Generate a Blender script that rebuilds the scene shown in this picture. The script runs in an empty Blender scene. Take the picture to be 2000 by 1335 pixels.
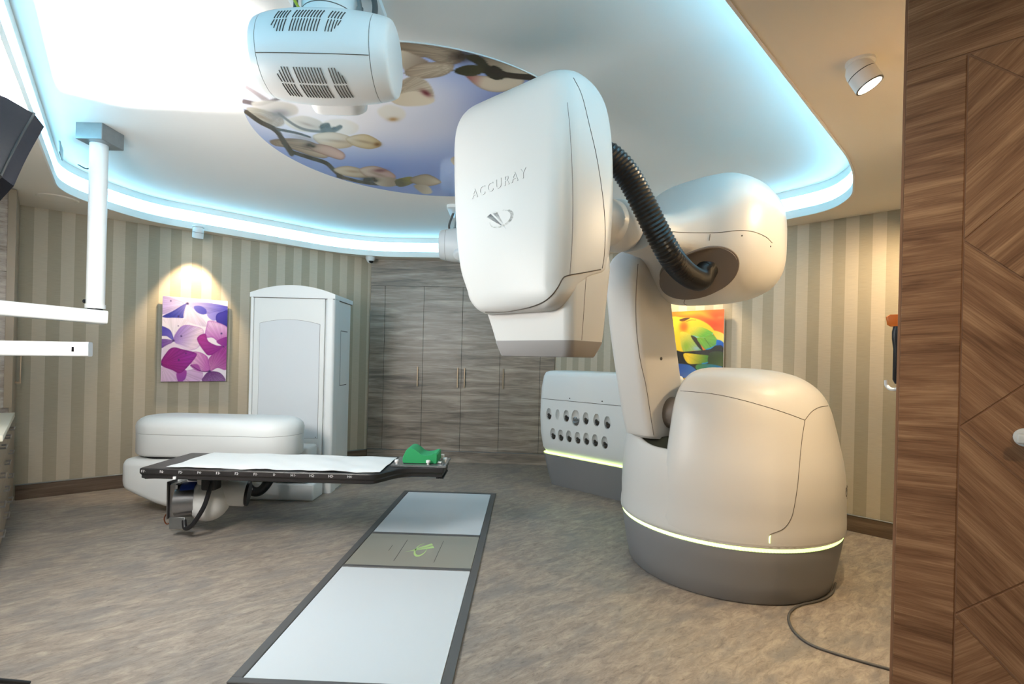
import bpy, bmesh, math, random
import numpy as np
from mathutils import Vector, Matrix
from mathutils.geometry import tessellate_polygon
from mathutils.bvhtree import BVHTree
random.seed(7)
PI = math.pi
S2 = math.sqrt(0.5)
sc = bpy.context.scene
C = sc.collection

# ------------------------------------------------------------------ camera, world, exposure
F_PX, CX, CY, ROLL, CAM_H = 976.0, 1000.0, 700.0, 0.024, 1.43
cam_d = bpy.data.cameras.new('camera')
cam_d.sensor_width = 36.0
cam_d.lens = 36.0 * F_PX / 2000.0
cam_d.shift_y = (CY - 667.5) / 2000.0
cam_d.clip_start = 0.02
cam = bpy.data.objects.new('camera', cam_d)
C.objects.link(cam)
_c, _s = math.cos(ROLL), math.sin(ROLL)
cam.matrix_world = Matrix(((_c, -_s, 0, 0), (0, 0, -1, 0), (_s, _c, 0, CAM_H), (0, 0, 0, 1)))
sc.camera = cam
w = bpy.data.worlds.new('world')
sc.world = w
w.use_nodes = True
w.node_tree.nodes['Background'].inputs[0].default_value = (0.9, 0.87, 0.82, 1)
w.node_tree.nodes['Background'].inputs[1].default_value = 0.3
vs = sc.view_settings
vs.view_transform = 'Standard'
vs.look = 'None'
vs.exposure = 0.86
vs.gamma = 1.0
vs.use_curve_mapping = False
cy = sc.cycles
cy.max_bounces = 5
cy.diffuse_bounces = 4
cy.glossy_bounces = 3
cy.transmission_bounces = 4
cy.caustics_reflective = False
cy.caustics_refractive = False
cy.use_light_tree = False
cy.use_adaptive_sampling = True
cy.adaptive_threshold = 0.02
cy.sample_clamp_indirect = 8.0


def ray(u, v):
    du = (u - CX) / F_PX
    dv = -(v - CY) / F_PX
    return Vector((du * _c - dv * _s, 1.0, du * _s + dv * _c))


def at_y(u, v, y):
    d = ray(u, v)
    return Vector((d.x * y, y, CAM_H + d.z * y))


def at_z(u, v, z):
    d = ray(u, v)
    t = (z - CAM_H) / d.z
    return Vector((d.x * t, t, z))


# ------------------------------------------------------------------ lights (large ones; lamps' own lights sit in their builders)
def aim(o, p, q, up='Y'):
    o.location = p
    o.rotation_euler = (Vector(q) - Vector(p)).to_track_quat('-Z', up).to_euler()


def light(name, kind, energy, color, p, q, **kw):
    d = bpy.data.lights.new(name, kind)
    d.energy = energy
    d.color = color
    for k, v in kw.items():
        setattr(d, k, v)
    o = bpy.data.objects.new(name, d)
    C.objects.link(o)
    aim(o, p, q)
    return o


SOFT_P = Vector((-2.175, 1.92, 2.012))
SOFT_Q = SOFT_P + Vector((0.42, 0.82, -0.40)) * 2.5
light('softbox_light', 'AREA', 36, (1.0, 0.97, 0.93), SOFT_P, SOFT_Q, shape='DISK', size=0.72)
STROBE_P, STROBE_Q = Vector((-2.86, 2.36, 1.88)), Vector((-2.45, 2.36, 3.0))
st = light('bounce_strobe_light', 'SPOT', 1750, (1.0, 0.98, 0.95), STROBE_P, STROBE_Q,
           spot_size=math.radians(100), spot_blend=0.1, shadow_soft_size=0.06)

# ------------------------------------------------------------------ material helpers
def lin(r, g, b):
    f = lambda c: (c / 255 / 12.92) if c / 255 <= 0.04045 else ((c / 255 + 0.055) / 1.055) ** 2.4
    return (f(r), f(g), f(b), 1.0)


def new_mat(name):
    m = bpy.data.materials.new(name)
    m.use_nodes = True
    nt = m.node_tree
    return m, nt, nt.nodes['Principled BSDF']


def mat(name, rgb, rough=0.5, metal=0.0, spec=0.5, bump=0.0, bscale=200.0, vary=0.03, coat=0.0, trans=0.0, ior=1.45, vscale=3.0):
    m, nt, b = new_mat(name)
    b.inputs['Roughness'].default_value = rough
    b.inputs['Metallic'].default_value = metal
    b.inputs['Specular IOR Level'].default_value = spec
    b.inputs['Coat Weight'].default_value = coat
    b.inputs['Transmission Weight'].default_value = trans
    b.inputs['IOR'].default_value = ior
    c = lin(*rgb)
    tc = nt.nodes.new('ShaderNodeTexCoord')
    n = nt.nodes.new('ShaderNodeTexNoise')
    n.inputs['Scale'].default_value = vscale
    n.inputs['Detail'].default_value = 4
    nt.links.new(tc.outputs['Object'], n.inputs['Vector'])
    mx = nt.nodes.new('ShaderNodeMix')
    mx.data_type = 'RGBA'
    mx.inputs[6].default_value = tuple(x * (1 - vary) for x in c[:3]) + (1,)
    mx.inputs[7].default_value = tuple(min(1, x * (1 + vary)) for x in c[:3]) + (1,)
    nt.links.new(n.outputs['Fac'], mx.inputs[0])
    nt.links.new(mx.outputs[2], b.inputs['Base Color'])
    if bump:
        n2 = nt.nodes.new('ShaderNodeTexNoise')
        n2.inputs['Scale'].default_value = bscale
        nt.links.new(tc.outputs['Object'], n2.inputs['Vector'])
        bp = nt.nodes.new('ShaderNodeBump')
        bp.inputs['Strength'].default_value = bump
        bp.inputs['Distance'].default_value = 0.002
        nt.links.new(n2.outputs['Fac'], bp.inputs['Height'])
        nt.links.new(bp.outputs[0], b.inputs['Normal'])
    return m


def emit(name, rgb, strength):
    m, nt, b = new_mat(name)
    b.inputs['Base Color'].default_value = (0.8, 0.8, 0.8, 1)
    b.inputs['Emission Color'].default_value = rgb + (1,)
    b.inputs['Emission Strength'].default_value = strength
    return m


def wood(name, dark, mid, light_, angle=0.0, scale=1.0, rough=0.42, seed=0.0, spec=0.4):
    """grain along local X, turned by angle about local Y"""
    m, nt, b = new_mat(name)
    b.inputs['Roughness'].default_value = rough
    b.inputs['Specular IOR Level'].default_value = spec
    N = nt.nodes.new
    tc = N('ShaderNodeTexCoord')
    rot = N('ShaderNodeMapping')
    rot.inputs['Rotation'].default_value = (0, angle, 0)
    rot.inputs['Location'].default_value = (seed, seed * 0.7, seed * 1.3)
    nt.links.new(tc.outputs['Object'], rot.inputs['Vector'])
    mp = N('ShaderNodeMapping')
    mp.inputs['Scale'].default_value = (1.1 * scale, 3 * scale, 13 * scale)
    nt.links.new(rot.outputs[0], mp.inputs['Vector'])
    n1 = N('ShaderNodeTexNoise')
    n1.inputs['Scale'].default_value = 1.0
    n1.inputs['Detail'].default_value = 7
    n1.inputs['Roughness'].default_value = 0.6
    n1.inputs['Distortion'].default_value = 0.7
    nt.links.new(mp.outputs[0], n1.inputs['Vector'])
    mp2 = N('ShaderNodeMapping')
    mp2.inputs['Scale'].default_value = (5 * scale, 30 * scale, 170 * scale)
    nt.links.new(rot.outputs[0], mp2.inputs['Vector'])
    n2 = N('ShaderNodeTexNoise')
    n2.inputs['Scale'].default_value = 1.0
    n2.inputs['Detail'].default_value = 5
    nt.links.new(mp2.outputs[0], n2.inputs['Vector'])
    ad = N('ShaderNodeMath')
    ad.operation = 'MULTIPLY_ADD'
    ad.inputs[1].default_value = 0.42
    nt.links.new(n2.outputs['Fac'], ad.inputs[0])
    sub = N('ShaderNodeMath')
    sub.operation = 'SUBTRACT'
    sub.inputs[1].default_value = 0.21
    nt.links.new(n1.outputs['Fac'], sub.inputs[0])
    nt.links.new(sub.outputs[0], ad.inputs[2])
    cr = N('ShaderNodeValToRGB')
    e = cr.color_ramp.elements
    e[0].position, e[0].color = 0.3, lin(*dark)
    e[1].position, e[1].color = 0.72, lin(*light_)
    k = e.new(0.5)
    k.color = lin(*mid)
    nt.links.new(ad.outputs[0], cr.inputs['Fac'])
    nt.links.new(cr.outputs['Color'], b.inputs['Base Color'])
    bp = N('ShaderNodeBump')
    bp.inputs['Strength'].default_value = 0.12
    bp.inputs['Distance'].default_value = 0.002
    nt.links.new(n2.outputs['Fac'], bp.inputs['Height'])
    nt.links.new(bp.outputs[0], b.inputs['Normal'])
    return m


def stripes(name, off=0.0):
    m, nt, b = new_mat(name)
    b.inputs['Roughness'].default_value = 0.75
    b.inputs['Specular IOR Level'].default_value = 0.2
    N = nt.nodes.new
    tc = N('ShaderNodeTexCoord')
    sx = N('ShaderNodeSeparateXYZ')
    nt.links.new(tc.outputs['Object'], sx.inputs[0])
    a = N('ShaderNodeMath'); a.operation = 'ADD'; a.inputs[1].default_value = 10 + off
    nt.links.new(sx.outputs['X'], a.inputs[0])
    p = N('ShaderNodeMath'); p.operation = 'MODULO'; p.inputs[1].default_value = 0.195
    nt.links.new(a.outputs[0], p.inputs[0])
    g = N('ShaderNodeMath'); g.operation = 'GREATER_THAN'; g.inputs[1].default_value = 0.0975
    nt.links.new(p.outputs[0], g.inputs[0])
    mx = N('ShaderNodeMix'); mx.data_type = 'RGBA'
    mx.inputs[6].default_value = lin(174, 164, 144)
    mx.inputs[7].default_value = lin(199, 188, 169)
    nt.links.new(g.outputs[0], mx.inputs[0])
    mp = N('ShaderNodeMapping'); mp.inputs['Scale'].default_value = (12, 12, 420)
    nt.links.new(tc.outputs['Object'], mp.inputs['Vector'])
    n = N('ShaderNodeTexNoise'); n.inputs['Scale'].default_value = 1.0; n.inputs['Detail'].default_value = 3
    nt.links.new(mp.outputs[0], n.inputs['Vector'])
    m2 = N('ShaderNodeMix'); m2.data_type = 'RGBA'; m2.blend_type = 'MULTIPLY'
    m2.inputs[0].default_value = 0.25
    nt.links.new(mx.outputs[2], m2.inputs[6])
    cr = N('ShaderNodeValToRGB')
    cr.color_ramp.elements[0].position = 0.35
    cr.color_ramp.elements[1].position = 0.6
    cr.color_ramp.elements[0].color = (0.6, 0.6, 0.58, 1)
    nt.links.new(n.outputs['Fac'], cr.inputs['Fac'])
    nt.links.new(cr.outputs['Color'], m2.inputs[7])
    nt.links.new(m2.outputs[2], b.inputs['Base Color'])
    bp = N('ShaderNodeBump'); bp.inputs['Strength'].default_value = 0.15; bp.inputs['Distance'].default_value = 0.001
    nt.links.new(n.outputs['Fac'], bp.inputs['Height'])
    nt.links.new(bp.outputs[0], b.inputs['Normal'])
    return m


def vinyl_floor():
    m, nt, b = new_mat('marbled_vinyl')
    b.inputs['Roughness'].default_value = 0.42
    b.inputs['Specular IOR Level'].default_value = 0.35
    N = nt.nodes.new
    tc = N('ShaderNodeTexCoord')

    def noise(scale_xyz, rot, detail, rough, dist):
        mp0 = N('ShaderNodeMapping'); mp0.inputs['Rotation'].default_value = (0, 0, rot)
        nt.links.new(tc.outputs['Object'], mp0.inputs['Vector'])
        mp = N('ShaderNodeMapping'); mp.inputs['Scale'].default_value = scale_xyz
        nt.links.new(mp0.outputs[0], mp.inputs['Vector'])
        n = N('ShaderNodeTexNoise'); n.inputs['Scale'].default_value = 1
        n.inputs['Detail'].default_value = detail; n.inputs['Roughness'].default_value = rough
        n.inputs['Distortion'].default_value = dist
        nt.links.new(mp.outputs[0], n.inputs['Vector'])
        return n.outputs['Fac']
    a = noise((7, 22.0, 1), math.radians(-38), 10, 0.76, 0.8)
    cr = N('ShaderNodeValToRGB')
    e = cr.color_ramp.elements
    e[0].position, e[0].color = 0.3, lin(110, 102, 97)
    e[1].position, e[1].color = 0.72, lin(180, 169, 154)
    k = e.new(0.5); k.color = lin(148, 137, 126)
    nt.links.new(a, cr.inputs['Fac'])
    a2 = noise((2.6, 6.0, 1), math.radians(-38), 7, 0.65, 0.6)
    cr2 = N('ShaderNodeValToRGB')
    cr2.color_ramp.elements[0].position = 0.47
    cr2.color_ramp.elements[1].position = 0.66
    cr2.color_ramp.elements[1].color = (0.75, 0.75, 0.75, 1)
    nt.links.new(a2, cr2.inputs['Fac'])
    mx = N('ShaderNodeMix'); mx.data_type = 'RGBA'
    nt.links.new(cr2.outputs['Color'], mx.inputs[0])
    nt.links.new(cr.outputs['Color'], mx.inputs[6])
    mx.inputs[7].default_value = lin(118, 115, 114)
    a3 = noise((22, 60, 1), math.radians(-38), 6, 0.7, 0.9)
    cr3 = N('ShaderNodeValToRGB')
    cr3.color_ramp.elements[0].position = 0.28
    cr3.color_ramp.elements[0].color = (0.52, 0.5, 0.49, 1)
    cr3.color_ramp.elements[1].position = 0.46
    nt.links.new(a3, cr3.inputs['Fac'])
    m2 = N('ShaderNodeMix'); m2.data_type = 'RGBA'; m2.blend_type = 'MULTIPLY'; m2.inputs[0].default_value = 0.8
    nt.links.new(mx.outputs[2], m2.inputs[6])
    nt.links.new(cr3.outputs['Color'], m2.inputs[7])
    nt.links.new(m2.outputs[2], b.inputs['Base Color'])
    return m


def print_mat(name, rough=0.2, coat=0.5):
    m, nt, b = new_mat(name)
    at = nt.nodes.new('ShaderNodeAttribute')
    at.attribute_name = 'ink'
    nt.links.new(at.outputs['Color'], b.inputs['Base Color'])
    b.inputs['Roughness'].default_value = rough
    b.inputs['Coat Weight'].default_value = coat
    b.inputs['Coat Roughness'].default_value = 0.03
    return m


M = {}
M['white'] = mat('white_moulded_plastic', (208, 206, 202), 0.38, spec=0.4, bump=0.02, bscale=900, vary=0.01)
M['white2'] = mat('white_lacquer', (226, 227, 226), 0.4, vary=0.01)
M['shell'] = mat('off_white_casing', (222, 223, 221), 0.42, vary=0.012)
M['paint'] = mat('white_ceiling_paint', (232, 229, 224), 0.8, spec=0.2, bump=0.03, bscale=300, vary=0.01)
M['soffit'] = mat('cream_soffit_paint', (228, 219, 205), 0.8, spec=0.2, bump=0.03, bscale=300, vary=0.01)
M['grey'] = mat('grey_plastic_skirt', (128, 128, 130), 0.5, vary=0.02)
M['greyrim'] = mat('grey_collimator_plastic', (150, 146, 144), 0.45)
M['dark'] = mat('black_rubber', (28, 28, 31), 0.4, vary=0.05)
M['black'] = mat('black_carbon', (38, 36, 36), 0.38, vary=0.05, vscale=40)
M['hose'] = mat('black_corrugated_rubber', (30, 29, 30), 0.32)
M['cup'] = mat('dark_grey_socket_lining', (112, 102, 94), 0.45)
M['seam'] = mat('seam_shadow_rubber', (92, 84, 76), 0.7)
M['metal'] = mat('brushed_steel', (170, 170, 172), 0.3, metal=1.0, vary=0.08, vscale=30)
M['galv'] = mat('galvanised_steel', (150, 152, 152), 0.42, metal=0.85, vary=0.12, vscale=25)
M['tungsten'] = mat('dark_tungsten', (96, 90, 86), 0.3, metal=0.9)
M['bronze'] = mat('bronze_handle', (168, 148, 124), 0.35, metal=0.6)
M['lens'] = mat('black_glossy_lens', (14, 14, 16), 0.1)
M['beige'] = mat('beige_laminate_front', (150, 134, 114), 0.4, vary=0.04)
M['edge'] = mat('brown_edge_band', (150, 112, 86), 0.5)
M['counter'] = mat('cream_worktop', (225, 218, 200), 0.35)
M['green'] = mat('green_foam', (42, 152, 92), 0.55, vary=0.04, vscale=12)
M['sheet'] = mat('white_paper_sheet', (226, 226, 224), 0.7, bump=0.25, bscale=14, vary=0.02)
M['acrylic'] = mat('clear_acrylic', (235, 240, 242), 0.08, trans=0.85, ior=1.49)
M['frame'] = mat('dark_grey_floor_frame', (84, 84, 84), 0.45, vary=0.04)
M['glass'] = mat('frosted_pale_panel', (204, 211, 216), 0.3, spec=0.5, vary=0.015, vscale=1.5)
M['midplate'] = mat('grey_green_metal_plate', (158, 158, 148), 0.35, metal=0.25, vary=0.02)
M['lime'] = mat('pale_lime_print', (176, 208, 138), 0.5)
M['grille'] = mat('perforated_grey_white_sheet', (208, 211, 214), 0.5, bump=0.15, bscale=700, vary=0.02)
M['navy'] = mat('navy_black_nylon', (34, 36, 48), 0.42, bump=0.5, bscale=22, vary=0.12, vscale=8)
M['orange'] = mat('orange_plastic', (226, 120, 36), 0.4)
M['blue'] = mat('blue_tape', (40, 66, 150), 0.4)
M['copper'] = mat('copper_wire', (150, 90, 66), 0.4, metal=0.8)
M['cable'] = mat('grey_cable', (86, 84, 82), 0.5)
M['gw'] = mat('yellow_green_wire', (168, 172, 40), 0.5)
M['fold'] = mat('dark_tub_lining', (66, 66, 52), 0.6)
M['text'] = mat('grey_lettering', (70, 66, 62), 0.5)
M['wtext'] = mat('white_lettering', (235, 235, 235), 0.5)
M['silver'] = mat('silver_emblem', (128, 142, 158), 0.35, metal=0.3)
M['olive'] = mat('olive_emblem', (128, 132, 104), 0.35, metal=0.3)
M['led'] = emit('blue_white_led_strip', (0.25, 0.70, 1.0), 6.0)
M['limeled'] = emit('yellow_green_led', (0.62, 0.9, 0.2), 1.7)
M['bulb'] = emit('warm_lamp_face', (1.0, 0.86, 0.62), 9.0)
M['diffuser'] = emit('softbox_diffuser', (1.0, 0.97, 0.93), 2.0)
M['bulb'].cycles.emission_sampling = 'NONE'
M['diffuser'].cycles.emission_sampling = 'NONE'
M['stripeL'] = stripes('striped_wallpaper', 0.1175)
M['stripeR'] = stripes('striped_wallpaper_right', 0.03)
M['closet'] = wood('grey_brown_laminate', (106, 97, 89), (148, 136, 124), (188, 175, 161), 0, 1.1, 0.36)
M['base'] = wood('dark_skirting_wood', (74, 60, 48), (101, 84, 70), (128, 108, 90), 0, 1.2, 0.45)
M['sidewood'] = wood('pale_grey_laminate', (128, 116, 106), (168, 156, 146), (196, 186, 176), 0, 1.0, 0.45)
WD = ((112, 78, 55), (150, 110, 80), (188, 148, 112))
M['wstile'] = wood('walnut_horizontal', *WD, 0.05, 1.9, 0.42, 1.0)
M['wup'] = wood('walnut_rising', *WD, PI / 4, 1.9, 0.42, 3.0)
M['wdown'] = wood('walnut_falling', *WD, -PI / 4, 1.9, 0.42, 5.0)
M['floor'] = vinyl_floor()

# ------------------------------------------------------------------ mesh helpers
def mk(name, verts, faces, m, parent=None, smooth=None, world=True, mats=None):
    """link ONE mesh object; verts in world space unless world=False (then in the parent's frame)"""
    me = bpy.data.meshes.new(name)
    if parent is not None and world:
        inv = parent.matrix_world.inverted()
        verts = [inv @ Vector(v) for v in verts]
    me.from_pydata([tuple(v) for v in verts], [], faces)
    me.update()
    bm = bmesh.new(); bm.from_mesh(me)
    bmesh.ops.recalc_face_normals(bm, faces=bm.faces[:])
    bm.to_mesh(me); bm.free()
    if smooth is not None:
        me.shade_smooth()
        me.set_sharp_from_angle(angle=math.radians(smooth))
    me.materials.append(M[m] if isinstance(m, str) else m)
    o = bpy.data.objects.new(name, me)
    C.objects.link(o)
    if parent is not None:
        o.parent = parent
        o.matrix_world = parent.matrix_world.copy()
        o.matrix_parent_inverse = Matrix.Identity(4)
        o.location = (0, 0, 0); o.rotation_euler = (0, 0, 0); o.scale = (1, 1, 1)
    return o


def thing(name, label, cat, loc=(0, 0, 0), rotz=0.0, group=None):
    o = bpy.data.objects.new(name, None)
    o.empty_display_size = 0.1
    C.objects.link(o)
    o.location = loc
    o.rotation_euler = (0, 0, rotz)
    o.matrix_world = Matrix.Translation(loc) @ Matrix.Rotation(rotz, 4, 'Z')
    tag(o, label, cat, group)
    return o


def tag(o, label, cat, group=None):
    o['label'] = label
    o['category'] = cat
    if group:
        o['group'] = group
    return o


def struct(o, label=None):
    o['kind'] = 'structure'
    if label:
        o['label'] = label
    return o


def join(*gs):
    V, Fc = [], []
    for v, f in gs:
        n = len(V)
        V += [Vector(x) for x in v]
        Fc += [tuple(i + n for i in q) for q in f]
    return V, Fc


def xf(g, mtx):
    return [mtx @ Vector(v) for v in g[0]], g[1]


def box(x0, x1, y0, y1, z0, z1, bev=0.0, seg=2):
    bm = bmesh.new()
    bmesh.ops.create_cube(bm, size=1.0)
    for v in bm.verts:
        v.co = Vector(((x0 + x1) / 2 + v.co.x * (x1 - x0), (y0 + y1) / 2 + v.co.y * (y1 - y0), (z0 + z1) / 2 + v.co.z * (z1 - z0)))
    if bev:
        bmesh.ops.bevel(bm, geom=bm.edges[:], offset=bev, segments=seg, profile=0.5, affect='EDGES')
    bm.verts.index_update()
    r = ([v.co.copy() for v in bm.verts], [tuple(v.index for v in f.verts) for f in bm.faces])
    bm.free()
    return r


def loft(secs, cap=True, closed=True):
    n = len(secs[0])
    V = [Vector(p) for s in secs for p in s]
    Fc = []
    for i in range(len(secs) - 1):
        for j in range(n if closed else n - 1):
            k = (j + 1) % n
            Fc.append((i * n + j, i * n + k, (i + 1) * n + k, (i + 1) * n + j))
    if cap:
        Fc.append(tuple(range(n - 1, -1, -1)))
        Fc.append(tuple(range((len(secs) - 1) * n, len(secs) * n)))
    return V, Fc


def prism(poly, z0, z1):
    return loft([[(p[0], p[1], z0) for p in poly], [(p[0], p[1], z1) for p in poly]])


def frame_of(d):
    d = Vector(d).normalized()
    a = Vector((0, 0, 1)) if abs(d.z) < 0.9 else Vector((1, 0, 0))
    e1 = d.cross(a).normalized()
    return e1, d.cross(e1).normalized()


def tube(pts, r, seg=12, cap=True):
    pts = [Vector(p) for p in pts]
    rs = r if isinstance(r, (list, tuple)) else [r] * len(pts)
    secs = []
    e1 = None
    for i, p in enumerate(pts):
        d = (pts[min(i + 1, len(pts) - 1)] - pts[max(i - 1, 0)]).normalized()
        if e1 is None:
            e1, e2 = frame_of(d)
        else:
            e1 = (e1 - d * e1.dot(d)).normalized()
            e2 = d.cross(e1).normalized()
        secs.append([p + rs[i] * (math.cos(a) * e1 + math.sin(a) * e2) for a in [2 * PI * k / seg for k in range(seg)]])
    return loft(secs, cap)


def cyl(p, q, r, seg=24, bev=0.0):
    p, q = Vector(p), Vector(q)
    if bev:
        d = (q - p).normalized()
        return tube([p, p + d * bev * .3, p + d * bev, q - d * bev, q - d * bev * .3, q], [r - bev, r - bev * .3, r, r, r - bev * .3, r - bev], seg)
    return tube([p, q], r, seg)


def lathe(profile, seg=48, cap=True):
    return loft([[(r * math.cos(a), r * math.sin(a), z) for a in [2 * PI * k / seg for k in range(seg)]] for r, z in profile], cap)


def rrect(a0, a1, b0, b1, r, n=6):
    r = max(1e-4, min(r, 0.49 * (a1 - a0), 0.49 * (b1 - b0)))
    out = []
    for cx_, cy_, s in ((a1 - r, b1 - r, 0), (a0 + r, b1 - r, 1), (a0 + r, b0 + r, 2), (a1 - r, b0 + r, 3)):
        for k in range(n + 1):
            t = (s + k / n) * PI / 2
            out.append((cx_ + r * math.cos(t), cy_ + r * math.sin(t)))
    return out


def cat(pts, n=8, closed=False):
    """Catmull-Rom through rows of numbers"""
    P = [np.array(p, float) for p in pts]
    out = []
    m = len(P)
    for i in range(m if closed else m - 1):
        p0 = P[(i - 1) % m] if (closed or i > 0) else 2 * P[0] - P[1]
        p1, p2 = P[i], P[(i + 1) % m]
        p3 = P[(i + 2) % m] if (closed or i + 2 < m) else 2 * P[-1] - P[-2]
        for k in range(n):
            t = k / n
            out.append(0.5 * (2 * p1 + (p2 - p0) * t + (2 * p0 - 5 * p1 + 4 * p2 - p3) * t * t + (3 * p1 - p0 - 3 * p2 + p3) * t ** 3))
    if not closed:
        out.append(P[-1])
    return out


def fillet(poly, rs, n=8):
    out = []
    m = len(poly)
    for i in range(m):
        p = Vector(poly[i]); a = (Vector(poly[i - 1]) - p); b = (Vector(poly[(i + 1) % m]) - p)
        r = min(rs[i] if isinstance(rs, (list, tuple)) else rs, a.length * 0.45, b.length * 0.45)
        p0, p2 = p + a.normalized() * r, p + b.normalized() * r
        for k in range(n + 1):
            t = k / n
            out.append((1 - t) ** 2 * p0 + 2 * t * (1 - t) * p + t * t * p2)
    return [(q[0], q[1]) for q in out]


def boolean(base, cutter):
    """difference of two (verts, faces) solids, closed; returns (verts, faces)"""
    def tmp(g):
        me = bpy.data.meshes.new('t'); me.from_pydata([tuple(v) for v in g[0]], [], g[1]); me.update()
        bm = bmesh.new(); bm.from_mesh(me)
        bmesh.ops.recalc_face_normals(bm, faces=bm.faces[:]); bm.to_mesh(me); bm.free()
        o = bpy.data.objects.new('t', me); C.objects.link(o); return o
    a, b = tmp(base), tmp(cutter)
    md = a.modifiers.new('b', 'BOOLEAN'); md.operation = 'DIFFERENCE'; md.object = b; md.solver = 'EXACT'
    dg = bpy.context.evaluated_depsgraph_get()
    me = bpy.data.meshes.new_from_object(a.evaluated_get(dg))
    r = ([v.co.copy() for v in me.vertices], [tuple(p.vertices) for p in me.polygons])
    for o in (a, b):
        d = o.data
        bpy.data.objects.remove(o); bpy.data.meshes.remove(d)
    bpy.data.meshes.remove(me)
    return r


def text_geo(s, size, extrude=0.002, bevel=0.0, spacing=1.0):
    cu = bpy.data.curves.new('t', 'FONT')
    cu.body = s; cu.size = size; cu.extrude = extrude; cu.bevel_depth = bevel
    cu.align_x = 'CENTER'; cu.align_y = 'CENTER'; cu.space_character = spacing; cu.resolution_u = 4
    o = bpy.data.objects.new('t', cu); C.objects.link(o)
    dg = bpy.context.evaluated_depsgraph_get(); dg.update()
    me = bpy.data.meshes.new_from_object(o.evaluated_get(dg))
    r = ([v.co.copy() for v in me.vertices], [tuple(p.vertices) for p in me.polygons])
    bpy.data.objects.remove(o); bpy.data.curves.remove(cu); bpy.data.meshes.remove(me)
    return r


def basis(o, ex, ey, ez=None):
    ex = Vector(ex).normalized(); ey = Vector(ey).normalized()
    ez = Vector(ez).normalized() if ez is not None else ex.cross(ey).normalized()
    return Matrix(((ex.x, ey.x, ez.x, o[0]), (ex.y, ey.y, ez.y, o[1]), (ex.z, ey.z, ez.z, o[2]), (0, 0, 0, 1)))


class Skin:
    """surface of a built solid, to lay seams and badges on it"""
    def __init__(self, g):
        self.t = BVHTree.FromPolygons([tuple(v) for v in g[0]], g[1])

    def hit(self, u, v):
        p, n, i, d = self.t.ray_cast(Vector((0, 0, CAM_H)), ray(u, v).normalized())
        return (p, n) if p is not None else (None, None)

    def near(self, p):
        q, n, i, d = self.t.find_nearest(Vector(p))
        return q, n

    def seam(self, pix, parent, r=0.0022, n=6, name='seam', m='seam'):
        pts = [self.hit(*q)[0] for q in cat(pix, n)]
        pts = [p for p in pts if p is not None]
        if len(pts) > 2:
            return mk(name, *tube(pts, r, 6), m, parent, 60)


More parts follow.
